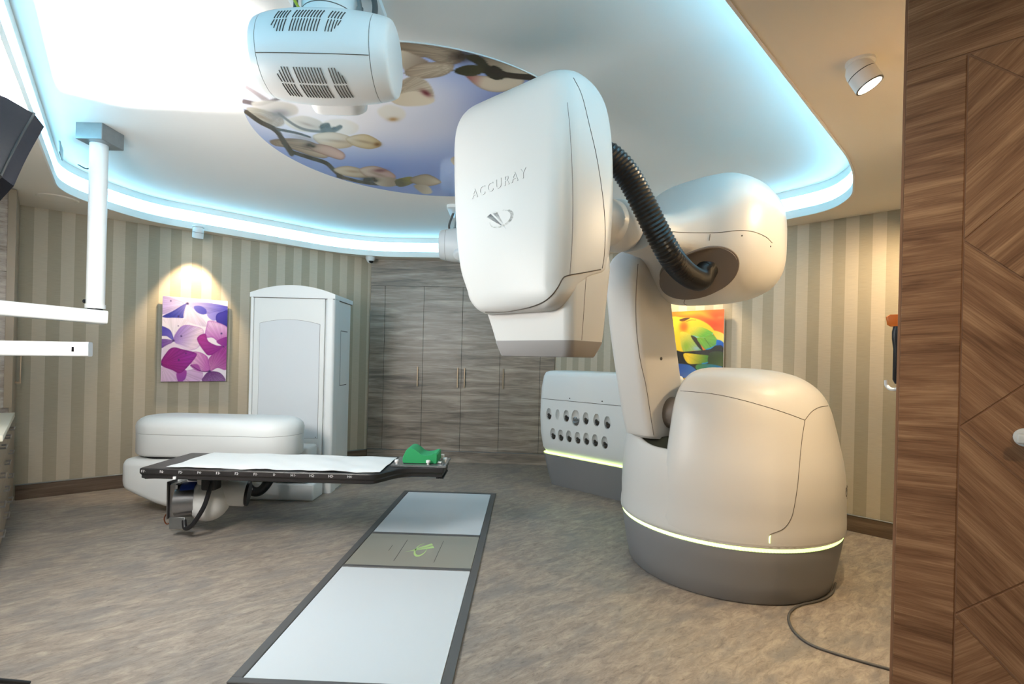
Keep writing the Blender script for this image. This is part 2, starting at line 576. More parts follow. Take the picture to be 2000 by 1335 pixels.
# ------------------------------------------------------------------ painted prints: ink per vertex of a fine mesh
class Ink:
    def __init__(self, X, Y, base=(255, 255, 255)):
        self.X, self.Y = X.astype(float), Y.astype(float)
        self.c = np.ones((X.size, 3)) * np.array(base, float)

    def mix(self, a, col):
        self.c += (np.array(col, float) - self.c) * a[:, None]

    def glow(self, x, y, rx, ry, col, amt=1.0, p=2.0, rot=0.0):
        c_, s_ = math.cos(rot), math.sin(rot)
        dx, dy = self.X - x, self.Y - y
        q = ((dx * c_ + dy * s_) / rx) ** 2 + ((-dx * s_ + dy * c_) / ry) ** 2
        self.mix(amt * np.exp(-q ** (p / 2)), col)

    def _poly(self, P, soft):
        x0, y0 = P.min(0) - soft * 2; x1, y1 = P.max(0) + soft * 2
        idx = np.where((self.X > x0) & (self.X < x1) & (self.Y > y0) & (self.Y < y1))[0]
        x, y = self.X[idx], self.Y[idx]
        ins = np.zeros(idx.size, bool); dist = np.full(idx.size, 1e9)
        for i in range(len(P)):
            ax, ay = P[i - 1]; bx, by = P[i]
            cr = ((ay > y) != (by > y)) & (x < (bx - ax) * (y - ay) / ((by - ay) if by != ay else 1e-9) + ax)
            ins ^= cr
            ex, ey = bx - ax, by - ay
            t = np.clip(((x - ax) * ex + (y - ay) * ey) / (ex * ex + ey * ey + 1e-9), 0, 1)
            dist = np.minimum(dist, np.hypot(x - ax - t * ex, y - ay - t * ey))
        return idx, np.where(ins, dist, -dist)

    def petal(self, pts, col, col2=None, g=None, alpha=1.0, soft=1.5, rim=None, rimw=3.0, vein=None, sm=True):
        """closed smooth shape; col at g[0] running to col2 at g[1]; rim = darker outline; vein = fine streaks from g[0]"""
        P = np.array(cat(pts, 6, True)) if sm else np.array(pts, float)
        idx, d = self._poly(P, soft)
        a = np.clip(d / soft + 0.5, 0, 1) * alpha
        C_ = np.ones((idx.size, 3)) * np.array(col, float)
        if col2 is not None:
            (ax, ay), (bx, by) = g
            t = np.clip(((self.X[idx] - ax) * (bx - ax) + (self.Y[idx] - ay) * (by - ay)) / ((bx - ax) ** 2 + (by - ay) ** 2), 0, 1)
            C_ += (np.array(col2, float) - C_) * t[:, None]
        if vein is not None:
            ang = np.arctan2(self.Y[idx] - vein[1], self.X[idx] - vein[0])
            C_ *= (1 - vein[2] * (0.5 + 0.5 * np.sin(ang * vein[3] + np.sin(ang * 31) * 2)))[:, None]
        if rim is not None:
            t = np.exp(-np.clip(d, 0, None) / rimw) * 0.8
            C_ += (np.array(rim, float) - C_) * t[:, None]
        self.c[idx] += (C_ - self.c[idx]) * a[:, None]

    def stroke(self, pts, w0, w1, col, alpha=1.0, soft=1.2):
        P = np.array(cat(pts, 6))
        L = len(P) - 1
        best = np.zeros(self.X.size)
        for i in range(L):
            ax, ay = P[i]; bx, by = P[i + 1]
            w_ = w0 + (w1 - w0) * i / L
            ex, ey = bx - ax, by - ay
            t = np.clip(((self.X - ax) * ex + (self.Y - ay) * ey) / (ex * ex + ey * ey + 1e-9), 0, 1)
            d = np.hypot(self.X - ax - t * ex, self.Y - ay - t * ey)
            best = np.maximum(best, np.clip((w_ - d) / soft + 0.5, 0, 1))
        self.mix(best * alpha, col)

    def linear(self):
        c = np.clip(self.c / 255, 0, 1)
        l = np.where(c <= 0.04045, c / 12.92, ((c + 0.055) / 1.055) ** 2.4)
        return np.concatenate([l, np.ones((l.shape[0], 1))], 1)


def ink_mesh(name, V, Fc, ink, m, parent=None):
    me = bpy.data.meshes.new(name)
    me.from_pydata(V, [], Fc)
    at = me.color_attributes.new('ink', 'FLOAT_COLOR', 'POINT')
    at.data.foreach_set('color', ink.linear().astype(np.float32).ravel())
    me.materials.append(m)
    o = bpy.data.objects.new(name, me)
    C.objects.link(o)
    if parent is not None:
        o.parent = parent
    return o


# ================================================================== THE SETTING
Z_SOF, Z_CEIL = 2.75, 3.0
pA, pB, pC, pD, pE = (-5.08, 4.264), (-1.96, 6.88), (0.58, 6.78), (3.75, 3.61), (1.60, 1.46)
pG = (-3.25, 2.295)
P0 = (1.237, 1.60)                        # near edge of the walnut partition
room = [pA, pB, pC, pD, pE, (2.62, 0.30), (2.62, -1.6), (-3.25, -1.6), pG]


def wall(name, p, q, m, h=Z_SOF, t=0.1):
    p, q = Vector(p), Vector(q)
    L = (q - p).length
    o = mk(name, *box(0, L, 0, t, 0, h), m)
    o.location = (p.x, p.y, 0)
    o.rotation_euler = (0, 0, math.atan2(q.y - p.y, q.x - p.x))
    return struct(o)


def wall_pt(p, q, s, z, off):
    """a point s along the wall p-q, off metres out into the room"""
    p, q = Vector(p), Vector(q)
    d = (q - p).normalized()
    return Vector((p.x + d.x * s + d.y * off, p.y + d.y * s - d.x * off, z))


big = [(-6.2, -2.5), (4.6, -2.5), (4.6, 7.8), (-6.2, 7.8)]
struct(mk('floor', *prism(big, -0.08, 0.0), 'floor'))
wall('wall_left', pA, pB, 'stripeL')
wall('wall_back', pB, pC, 'paint')
wall('wall_right', pC, pD, 'stripeR')
wall('wall_right_return', pD, pE, 'stripeR')
wall('wall_cabinet_side', pG, pA, 'paint')
wall('wall_corridor_left', (-3.25, -1.6), pG, 'paint')
wall('wall_corridor_end', (2.62, -1.6), (-3.25, -1.6), 'paint')
wall('wall_corridor_right', (2.62, 0.22), (2.62, -1.6), 'paint')

# tray ceiling: soffit with an opening, fascia bands, LED band and the raised ceiling
tray = fillet([(-0.35, 0.72), (2.20, 3.27), (2.60, 3.86), (2.66, 4.22), (2.42, 4.56), (0.42, 6.57), (-1.80, 6.66), (-2.32, 6.46),
               (-3.72, 5.16), (-3.84, 4.75), (-3.84, 4.20), (-2.30, 2.24), (-1.20, 0.84), (-0.75, 0.55)],
              [0.2, 0.3, 0.3, 0.25, 0.3, 0.3, 0.3, 0.4, 0.4, 0.3, 0.4, 0.3, 0.3, 0.2])
tri = tessellate_polygon([[Vector((x, y, 0)) for x, y in big], [Vector((x, y, 0)) for x, y in tray]])
pv = [(x, y, Z_SOF) for x, y in big] + [(x, y, Z_SOF) for x, y in tray]
struct(mk('ceiling_soffit', pv, [tuple(t) for t in tri], 'soffit'))
ceil = struct(mk('ceiling', *prism(big, Z_CEIL, Z_CEIL + 0.06), 'paint'))


def band(poly, z0, z1, out=0.0, t=0.012):
    n = len(poly)
    O = []
    for i in range(n):
        a = Vector(poly[i - 1]); b = Vector(poly[(i + 1) % n])
        d = (b - a).normalized()
        O.append((poly[i][0] + d.y * out, poly[i][1] - d.x * out))
    I = []
    for i in range(n):
        a = Vector(poly[i - 1]); b = Vector(poly[(i + 1) % n])
        d = (b - a).normalized()
        I.append((poly[i][0] + d.y * (out + t), poly[i][1] - d.x * (out + t)))
    return loft([[(*p, z0) for p in O], [(*p, z1) for p in O], [(*p, z1) for p in I], [(*p, z0) for p in I], [(*p, z0) for p in O]], cap=False)


struct(mk('trim_1', *band(tray, Z_SOF - 0.004, Z_SOF + 0.068), 'paint', smooth=40))
struct(mk('trim_2', *band(tray, Z_SOF + 0.185, Z_CEIL), 'paint', smooth=40))
tag(mk('cove_led_strip', *band(tray, Z_SOF + 0.068, Z_SOF + 0.185, 0.006), 'led', smooth=40),
    'glowing blue-white light band running round the raised ceiling edge', 'light strip')


def baseboard(name, p, q, s0, s1):
    p, q = Vector(p), Vector(q)
    d = (q - p).normalized()
    a = p + d * s0
    o = mk(name, *join(box(0, s1 - s0, -0.016, 0, 0, 0.135, 0.003, 1)), 'base')
    o.location = (a.x, a.y, 0)
    o.rotation_euler = (0, 0, math.atan2(d.y, d.x))
    struct(o)
    mk('cap_strip', *box(0, s1 - s0, -0.02, 0, 0.135, 0.145, 0.002, 1), 'galv', o, world=False)


baseboard('baseboard_left', pA, pB, 0.62, 4.06)
baseboard('baseboard_right', pC, pD, 0.0, 4.48)
baseboard('baseboard_right_return', pD, pE, 0.0, 3.0)

# walnut partition by the camera: stile, header and chevron panels, each a piece of its own
pt = thing('wall_partition', '', 'wall', (P0[0], P0[1], 0), -PI / 4)
del pt['category']; pt['kind'] = 'structure'
pt['label'] = 'walnut-clad partition with diagonal panels at the right edge'
PW, X0, ZK = 1.92, 0.148, 0.558
mk('core', *box(0.004, PW, -0.0010, 0.12, 0, Z_SOF), 'edge', pt, world=False)
mk('edge_band', *box(-0.004, 0.004, 0.0, 0.12, 0, Z_SOF, 0.001, 1), 'edge', pt, world=False)
mk('stile', *box(0.004, X0 - 0.0015, -0.004, 0.012, 0, 2.372, 0.0015, 1), 'wstile', pt, world=False)
mk('header', *box(0.004, PW, -0.004, 0.012, 2.375, Z_SOF, 0.0015, 1), 'wstile', pt, world=False)


def panel(pts, m):
    bm = bmesh.new()
    # clip to the field, shrink a little so that the joint shows
    P = [Vector((x, z)) for x, z in pts]

    def clip(P, f, g):
        out = []
        for i in range(len(P)):
            a, b = P[i - 1], P[i]
            fa, fb = f(a), f(b)
            if (fa >= 0) != (fb >= 0):
                out.append(a + (b - a) * (fa / (fa - fb)))
            if fb >= 0:
                out.append(b)
        return out
    for f in (lambda p: p.x - X0, lambda p: PW - p.x, lambda p: p.y - 0.0, lambda p: 2.372 - p.y):
        P = clip(P, f, None)
        if len(P) < 3:
            bm.free(); return
    P = [p for i, p in enumerate(P) if (p - P[i - 1]).length > 1e-4]
    if len(P) < 3:
        bm.free(); return
    cen = sum(P, Vector((0, 0))) / len(P)
    n = len(P)
    Q = []
    ar = sum(P[i - 1].x * P[i].y - P[i].x * P[i - 1].y for i in range(n)) / 2
    if abs(ar) < 2e-4:
        bm.free(); return
    for i in range(n):
        p = P[i]
        da = (p - P[i - 1]).normalized(); db = (P[(i + 1) % n] - p).normalized()
        k = 1 if ar > 0 else -1
        na = Vector((-da.y, da.x)) * k; nb = Vector((-db.y, db.x)) * k
        bi = (na + nb)
        if bi.length < 1e-3:
            Q.append(p); continue
        bi.normalize()
        Q.append(p + bi * min(0.0024 / max(0.35, bi.dot(na)), 0.007))
    bm.free()
    g = loft([[(q.x, 0.012, q.y) for q in Q], [(q.x, -0.002, q.y) for q in Q], [(q.x + (cen.x - q.x) * .006, -0.004, q.y + (cen.y - q.y) * .006) for q in Q]])
    mk('panel', *g, m, pt, world=False)


h = ZK / 2
zs = [2.372 - k * ZK for k in range(-1, 6)]
for col in range(0, 8):
    for k, z in enumerate(zs):
        xc = X0 + col * h
        zc = z - (h if col % 2 == 0 else 0)
        m = ('wup', 'wdown', 'wdown', 'wup')[(k + (col // 2) + (1 if col % 2 else 0) * 2) % 4] if col else ('wup', 'wup', 'wdown', 'wdown', 'wup', 'wdown', 'wup')[k]
        panel([(xc - h, zc), (xc, zc - h), (xc + h, zc), (xc, zc + h)], m)

# ================================================================== prints
# blossom print on the ceiling
CPR, CPC = 1.185, (-0.675, 3.675)
nr, na = 150, 560
V, Fc = [(0, 0, 0)], []
for i in range(1, nr + 1):
    for j in range(na):
        a = 2 * PI * j / na
        V.append((CPR * i / nr * math.cos(a), CPR * i / nr * math.sin(a), 0))
for j in range(na):
    Fc.append((0, 1 + (j + 1) % na, 1 + j))
for i in range(nr - 1):
    for j in range(na):
        a, b = 1 + i * na, 1 + (i + 1) * na
        Fc.append((a + j, a + (j + 1) % na, b + (j + 1) % na, b + j))
VA = np.array(V)
# the print's own drawing grid: foreshortened plan of the disc as one sees it from the door
wx, wy, wz = VA[:, 0] + CPC[0], VA[:, 1] + CPC[1], Z_CEIL - 0.008 - CAM_H
IX = CX + F_PX * (wx * _c + wz * _s) / wy
IY = CY - F_PX * (-wx * _s + wz * _c) / wy
k = Ink(IX, IY, (146, 170, 228))
k.glow(700, 210, 240, 85, (246, 243, 246), 1.0, 3.4)
k.glow(620, 190, 150, 60, (244, 240, 242), 0.9)
k.glow(840, 235, 110, 60, (206, 210, 228), 0.7)
k.glow(990, 215, 80, 50, (122, 136, 192), 0.8)
k.glow(760, 345, 160, 28, (122, 148, 214), 0.8)
k.glow(540, 300, 70, 26, (130, 152, 212), 0.6)
BR = (62, 54, 48)
k.stroke([(478, 168), (500, 182), (520, 196)], 4, 5, (140, 128, 126), 0.8, 4)
k.stroke([(476, 198), (505, 203), (528, 198), (555, 190), (590, 186)], 4.5, 2, (92, 82, 84), 0.9, 2.5)
cream, tan = (218, 208, 188), (150, 132, 112)
k.petal([(492, 200), (530, 196), (575, 205), (580, 222), (545, 228), (505, 218)], (226, 220, 208), (200, 190, 176), ((500, 200), (560, 225)), 0.8, 4)
k.petal([(482, 210), (515, 214), (550, 228), (553, 244), (525, 248), (492, 232)], cream, (176, 164, 148), ((485, 212), (545, 245)), 0.9, 2.5, vein=(550, 225, .12, 40))
k.glow(545, 222, 20, 9, (112, 108, 112), 0.8)
k.petal([(556, 236), (590, 226), (625, 236), (636, 254), (600, 258), (570, 250)], (222, 216, 202), (196, 190, 178), ((560, 230), (620, 255)), 0.85, 3)
k.petal([(630, 240), (668, 232), (700, 245), (690, 262), (655, 262)], (226, 220, 208), None, None, 0.75, 4)
k.stroke([(545, 222), (575, 244), (600, 254), (635, 258)], 2.2, 2.6, (104, 104, 100), 0.9, 2)
k.petal([(626, 244), (642, 240), (648, 250), (664, 244), (668, 250), (646, 262), (628, 258)], (84, 92, 88), None, None, 0.9, 2.5)
k.petal([(612, 264), (650, 258), (690, 270), (686, 286), (652, 290), (622, 280)], (228, 220, 200), (204, 186, 160), ((620, 262), (680, 288)), 1, 1.6, rim=(170, 152, 128), rimw=2)
k.petal([(676, 270), (712, 262), (742, 276), (742, 286), (720, 291), (690, 284)], (220, 208, 182), (200, 180, 140), ((680, 268), (740, 288)), 1, 1.4, rim=(160, 140, 104), rimw=2)
k.glow(737, 282, 7, 4, (120, 84, 44), 0.9)
k.petal([(528, 274), (565, 270), (606, 276), (640, 296), (638, 308), (612, 306), (566, 290), (536, 284)], (150, 134, 118), (196, 178, 156), ((530, 272), (630, 304)), 1, 1.6, rim=(110, 92, 80), rimw=2, vein=(528, 276, .2, 60))
k.petal([(598, 280), (640, 284), (668, 296), (674, 306), (664, 312), (632, 302), (608, 292)], (188, 168, 148), (220, 190, 180), ((600, 282), (668, 308)), 1, 1.4, rim=(128, 96, 92), rimw=2)
k.glow(604, 284, 14, 6, (96, 86, 78), 0.8)
k.stroke([(480, 218), (508, 238), (538, 254), (555, 278), (570, 300)], 4, 5.2, BR, 1, 1.5)
k.stroke([(540, 252), (580, 260), (606, 268)], 2.6, 1.6, BR, 0.95)
k.stroke([(568, 296), (605, 308), (636, 318), (652, 332), (668, 346)], 3.4, 4, BR, 1, 1.5)
k.stroke([(660, 344), (715, 357), (775, 360), (830, 350)], 3, 2.2, BR, 1, 1.5)
k.petal([(652, 330), (680, 324), (716, 334), (722, 346), (690, 346), (664, 340)], (222, 212, 192), (196, 180, 156), ((655, 328), (716, 346)), 1, 1.4, rim=(150, 132, 110), rimw=2)
k.petal([(702, 330), (732, 324), (764, 336), (772, 348), (742, 352), (714, 344)], (214, 200, 184), (200, 168, 160), ((705, 328), (766, 348)), 1, 1.4, rim=(140, 112, 100), rimw=2)
k.petal([(728, 350), (760, 346), (782, 354), (768, 364), (740, 362)], cream, tan, ((730, 350), (776, 360)), 1, 1.4)
k.glow(722, 351, 16, 5, (48, 42, 34), 0.95)
k.glow(742, 333, 14, 3.5, (112, 66, 70), 0.8)
k.petal([(772, 352), (800, 345), (812, 352), (796, 362), (778, 364)], (72, 70, 36), (124, 120, 54), ((780, 364), (790, 346)), 1, 1.4)
k.petal([(802, 348), (832, 340), (856, 350), (860, 358), (832, 364), (808, 358)], (150, 136, 112), (222, 208, 184), ((804, 352), (856, 356)), 1, 1.4, rim=(112, 94, 78), rimw=2)
k.petal([(808, 362), (834, 362), (844, 376), (826, 378)], (160, 146, 124), cream, ((808, 362), (840, 376)), 1, 1.4)
for x, y, rx, ry, a in ((596, 270, 30, 5, .2), (655, 275, 26, 3, .1), (712, 277, 20, 2.6, .2), (690, 335, 16, 2.5, .1), (740, 341, 18, 2.5, .3), (515, 230, 20, 3, .4), (600, 243, 18, 3, .3)):
    k.glow(x, y, rx, ry, (128, 110, 92), 0.45, 2, a)
for x, y in ((628, 248), (640, 246), (652, 250), (716, 350), (728, 348), (734, 353), (604, 283), (612, 286)):
    k.glow(x, y, 4, 2.2, (40, 42, 34), 0.8)
k.petal([(880, 312), (892, 304), (910, 308), (912, 322), (892, 326)], (200, 186, 160), (70, 56, 44), ((882, 316), (910, 308)), 1, 1.5)
# upper right blossoms
k.petal([(770, 80), (840, 78), (895, 95), (905, 118), (868, 128), (830, 112), (796, 120), (776, 104)], (148, 130, 110), (186, 170, 148), ((780, 85), (900, 118)), 1, 2, rim=(104, 88, 74), rimw=2.5, vein=(905, 112, .16, 50))
k.petal([(780, 100), (812, 108), (840, 124), (826, 142), (790, 138)], (196, 184, 164), (128, 112, 98), ((785, 104), (830, 138)), 1, 2)
k.petal([(790, 140), (822, 124), (872, 122), (888, 132), (866, 148), (824, 154), (800, 150)], (178, 160, 138), (206, 190, 166), ((795, 140), (880, 130)), 1, 1.5, rim=(122, 104, 88), rimw=2.5, vein=(890, 126, .16, 60))
k.glow(902, 110, 26, 13, (58, 48, 42), 0.95)
k.petal([(762, 176), (800, 150), (830, 156), (846, 178), (842, 196), (800, 206), (768, 200)], (168, 152, 132), (212, 200, 178), ((770, 160), (836, 200)), 1, 3, vein=(765, 186, .14, 50))
k.petal([(762, 192), (806, 178), (840, 186), (848, 198), (826, 206), (784, 206)], (206, 192, 168), (224, 212, 190), ((765, 190), (840, 200)), 1, 3)
k.glow(832, 182, 11, 5, (112, 44, 52), 0.95, rot=.5)
k.petal([(738, 214), (760, 204), (788, 214), (790, 230), (766, 236), (744, 228)], (226, 218, 196), None, None, 0.6, 6)
k.glow(768, 233, 10, 4, (166, 124, 74), 0.8)
k.petal([(940, 112), (985, 118), (1030, 140), (1038, 156), (1000, 152), (958, 132)], (214, 202, 180), (150, 132, 112), ((1030, 150), (945, 112)), 1, 2, rim=(120, 102, 84), rimw=2)
k.petal([(908, 146), (940, 148), (985, 150), (1020, 150), (1018, 168), (975, 180), (938, 172)], (150, 70, 76), (224, 208, 184), ((908, 146), (945, 160)), 1, 1.5, rim=(150, 128, 108), rimw=2)
k.petal([(886, 138), (908, 128), (934, 128), (952, 136), (928, 148), (902, 147)], (44, 46, 28), (72, 68, 44), ((886, 138), (950, 138)), 1, 1.3)
k.petal([(908, 110), (936, 108), (956, 130), (950, 136), (930, 126)], (52, 50, 34), None, None, 1, 1.3)
k.petal([(944, 140), (962, 128), (978, 134), (990, 150), (966, 156)], (50, 46, 34), None, None, 1, 1.3)
k.stroke([(960, 138), (1000, 148), (1060, 152)], 5, 6, (52, 44, 38), 1, 1.5)
cp = tag(ink_mesh('ceiling_print', [(v[0], v[1], v[2]) for v in V], Fc, k, print_mat('glossy_blossom_print', 0.12, 0.6)),
         'round ceiling picture of white magnolia blossoms on blue sky', 'picture')
cp.location = (CPC[0], CPC[1], Z_CEIL - 0.0075)
mk('backing_disc', *lathe([(CPR + .004, -0.0005 + 0.002), (CPR + .004, 0.0074)], 120), 'paint', cp, world=False)


def wall_panel(name, label, p, q, s0, s1, z0, z1, paint, nx=150, ny=220, off=0.045):
    """picture panel standing off the wall on a smaller backing box"""
    o = wall_pt(p, q, s0, z0, off)
    ang = math.atan2(q[1] - p[1], q[0] - p[0])
    t = thing(name, label, 'picture', tuple(o), ang)
    W, Hh = s1 - s0, z1 - z0
    mk('panel', *box(0, W, 0.0005, 0.012, 0, Hh, 0.001, 1), 'white2', t, world=False)
    mk('backing_box', *box(0.05, W - 0.05, 0.012, off, 0.05, Hh - 0.05), 'galv', t, world=False)
    gx, gz = np.meshgrid(np.linspace(0, 1, nx), np.linspace(0, 1, ny))
    ink = paint(gx.ravel(), 1 - gz.ravel())
    V = [(a * W, 0.0, b * Hh) for a, b in zip(gx.ravel(), gz.ravel())]
    Fc = [(j * nx + i, j * nx + i + 1, (j + 1) * nx + i + 1, (j + 1) * nx + i) for j in range(ny - 1) for i in range(nx - 1)]
    ink_mesh('printed_picture', V, Fc, ink, print_mat(name + '_print', 0.25, 0.5), t)
    return t


def paint_petals(X, Y):
    k = Ink(X * 765 + 105, Y * 1005 + 230, (232, 224, 238))
    f = 7
    k.petal([(90, 235), (380, 285), (330, 330), (220, 400), (90, 440)], (218, 206, 232), (170, 150, 210), ((380, 290), (120, 300)), .9, f, vein=(385, 298, .12, 40))
    k.petal([(380, 295), (365, 400), (345, 470), (260, 486), (105, 475), (220, 400)], (150, 140, 216), (44, 50, 160), ((375, 300), (200, 480)), 1, f, rim=(60, 56, 150), rimw=8, vein=(385, 298, .14, 60))
    k.petal([(385, 295), (460, 360), (560, 450), (620, 560), (480, 545), (345, 475)], (236, 228, 242), (214, 198, 228), ((385, 300), (560, 540)), .9, f, vein=(385, 298, .08, 50))
    k.petal([(385, 290), (620, 270), (880, 300), (880, 340), (700, 390), (560, 415), (470, 370)], (214, 200, 230), (92, 86, 190), ((390, 290), (820, 350)), 1, f, vein=(385, 298, .1, 60))
    k.petal([(460, 330), (530, 315), (600, 350), (610, 400), (560, 418), (490, 390)], (98, 96, 190), (70, 66, 172), ((470, 330), (580, 410)), .9, f)
    k.petal([(620, 410), (740, 380), (870, 330), (870, 400), (730, 480), (660, 470)], (140, 130, 212), (80, 78, 184), ((640, 430), (860, 340)), .9, f)
    k.petal([(725, 460), (740, 400), (800, 370), (880, 360), (880, 575), (800, 560), (750, 520)], (66, 56, 160), (48, 42, 140), ((730, 440), (870, 540)), 1, f, rim=(40, 34, 120), rimw=8)
    k.petal([(235, 745), (200, 600), (110, 500), (340, 480), (420, 560), (300, 620)], (238, 230, 242), (226, 214, 236), ((235, 740), (250, 500)), .9, f, vein=(235, 750, .08, 50))
    k.petal([(235, 745), (270, 640), (340, 565), (440, 560), (580, 610), (540, 800), (430, 860), (320, 820)], (150, 118, 204), (232, 208, 232), ((280, 620), (480, 720)), 1, f, rim=(170, 120, 190), rimw=6, vein=(235, 750, .1, 60))
    k.petal([(235, 745), (205, 640), (150, 600), (95, 590), (95, 690), (160, 700)], (70, 62, 168), (120, 110, 200), ((110, 620), (230, 740)), 1, f, rim=(56, 46, 140), rimw=7)
    k.petal([(235, 750), (95, 740), (95, 840), (170, 810)], (150, 110, 180), (120, 80, 170), ((230, 750), (100, 800)), 1, f, vein=(235, 750, .15, 50))
    k.petal([(100, 860), (240, 780), (420, 860), (320, 950), (140, 980)], (226, 208, 232), None, None, .8, f)
    k.petal([(820, 800), (700, 700), (600, 690), (620, 540), (640, 490), (740, 500), (880, 570), (880, 740)], (176, 80, 176), (214, 176, 222), ((700, 800), (700, 540)), 1, f, rim=(140, 60, 160), rimw=7, vein=(830, 805, .1, 60))
    k.petal([(505, 720), (600, 650), (640, 740), (740, 790), (830, 800), (760, 880), (670, 915), (610, 890)], (176, 50, 150), (150, 44, 150), ((520, 720), (780, 820)), 1, f, rim=(116, 24, 120), rimw=9, vein=(830, 805, .12, 60))
    k.petal([(830, 800), (740, 740), (880, 680), (880, 790)], (150, 60, 150), (130, 40, 140), ((760, 730), (860, 760)), 1, f)
    k.petal([(665, 1110), (650, 960), (760, 860), (880, 800), (880, 1080), (760, 1070)], (204, 130, 190), (158, 60, 150), ((670, 1100), (830, 880)), 1, f, rim=(140, 50, 140), rimw=6, vein=(665, 1115, .14, 70))
    k.petal([(665, 1110), (560, 1110), (440, 1030), (440, 890), (540, 880), (630, 930), (650, 1000)], (196, 110, 190), (226, 176, 216), ((620, 960), (470, 960)), 1, f, rim=(150, 60, 150), rimw=6, vein=(665, 1115, .14, 60))
    k.petal([(90, 1070), (200, 1080), (380, 1100), (560, 1080), (540, 1240), (90, 1240)], (222, 186, 220), (202, 160, 212), ((100, 1080), (500, 1230)), .85, f, vein=(110, 1030, .12, 60))
    k.petal([(280, 1130), (385, 1100), (385, 1190), (340, 1240), (300, 1240)], (150, 50, 150), (130, 50, 150), ((300, 1130), (340, 1230)), .9, f)
    k.petal([(430, 1040), (520, 1030), (560, 1110), (500, 1100)], (160, 70, 160), None, None, .9, f)
    k.petal([(100, 1030), (170, 880), (240, 830), (340, 850), (470, 880), (505, 920), (420, 1040), (320, 1135), (230, 1100)], (160, 30, 130), (150, 44, 156), ((120, 1020), (420, 900)), 1, f, rim=(104, 16, 104), rimw=9, vein=(105, 1030, .16, 70))
    k.petal([(665, 1115), (780, 1125), (850, 1190), (840, 1240), (590, 1240), (600, 1170)], (110, 60, 130), (150, 110, 170), ((670, 1120), (720, 1240)), 1, f, rim=(90, 40, 110), rimw=6, vein=(665, 1115, .22, 80))
    k.stroke([(440, 1040), (560, 1110), (665, 1115)], 3, 5, (80, 30, 90), .9, 3)
    for x, y, r in ((385, 298, 16), (235, 750, 14), (665, 1112, 15), (105, 1030, 12), (830, 805, 9), (195, 282, 9), (285, 458, 11), (285, 573, 7), (322, 693, 11), (800, 640, 12), (300, 978, 10), (380, 898, 8)):
        k.glow(x, y, r, r, (50, 34, 84), .85, 3)
    return k


wall_panel('flower_picture', 'purple and violet translucent petal picture on the striped left wall', pA, pB, 1.712, 2.325, 1.095, 2.01, paint_petals)


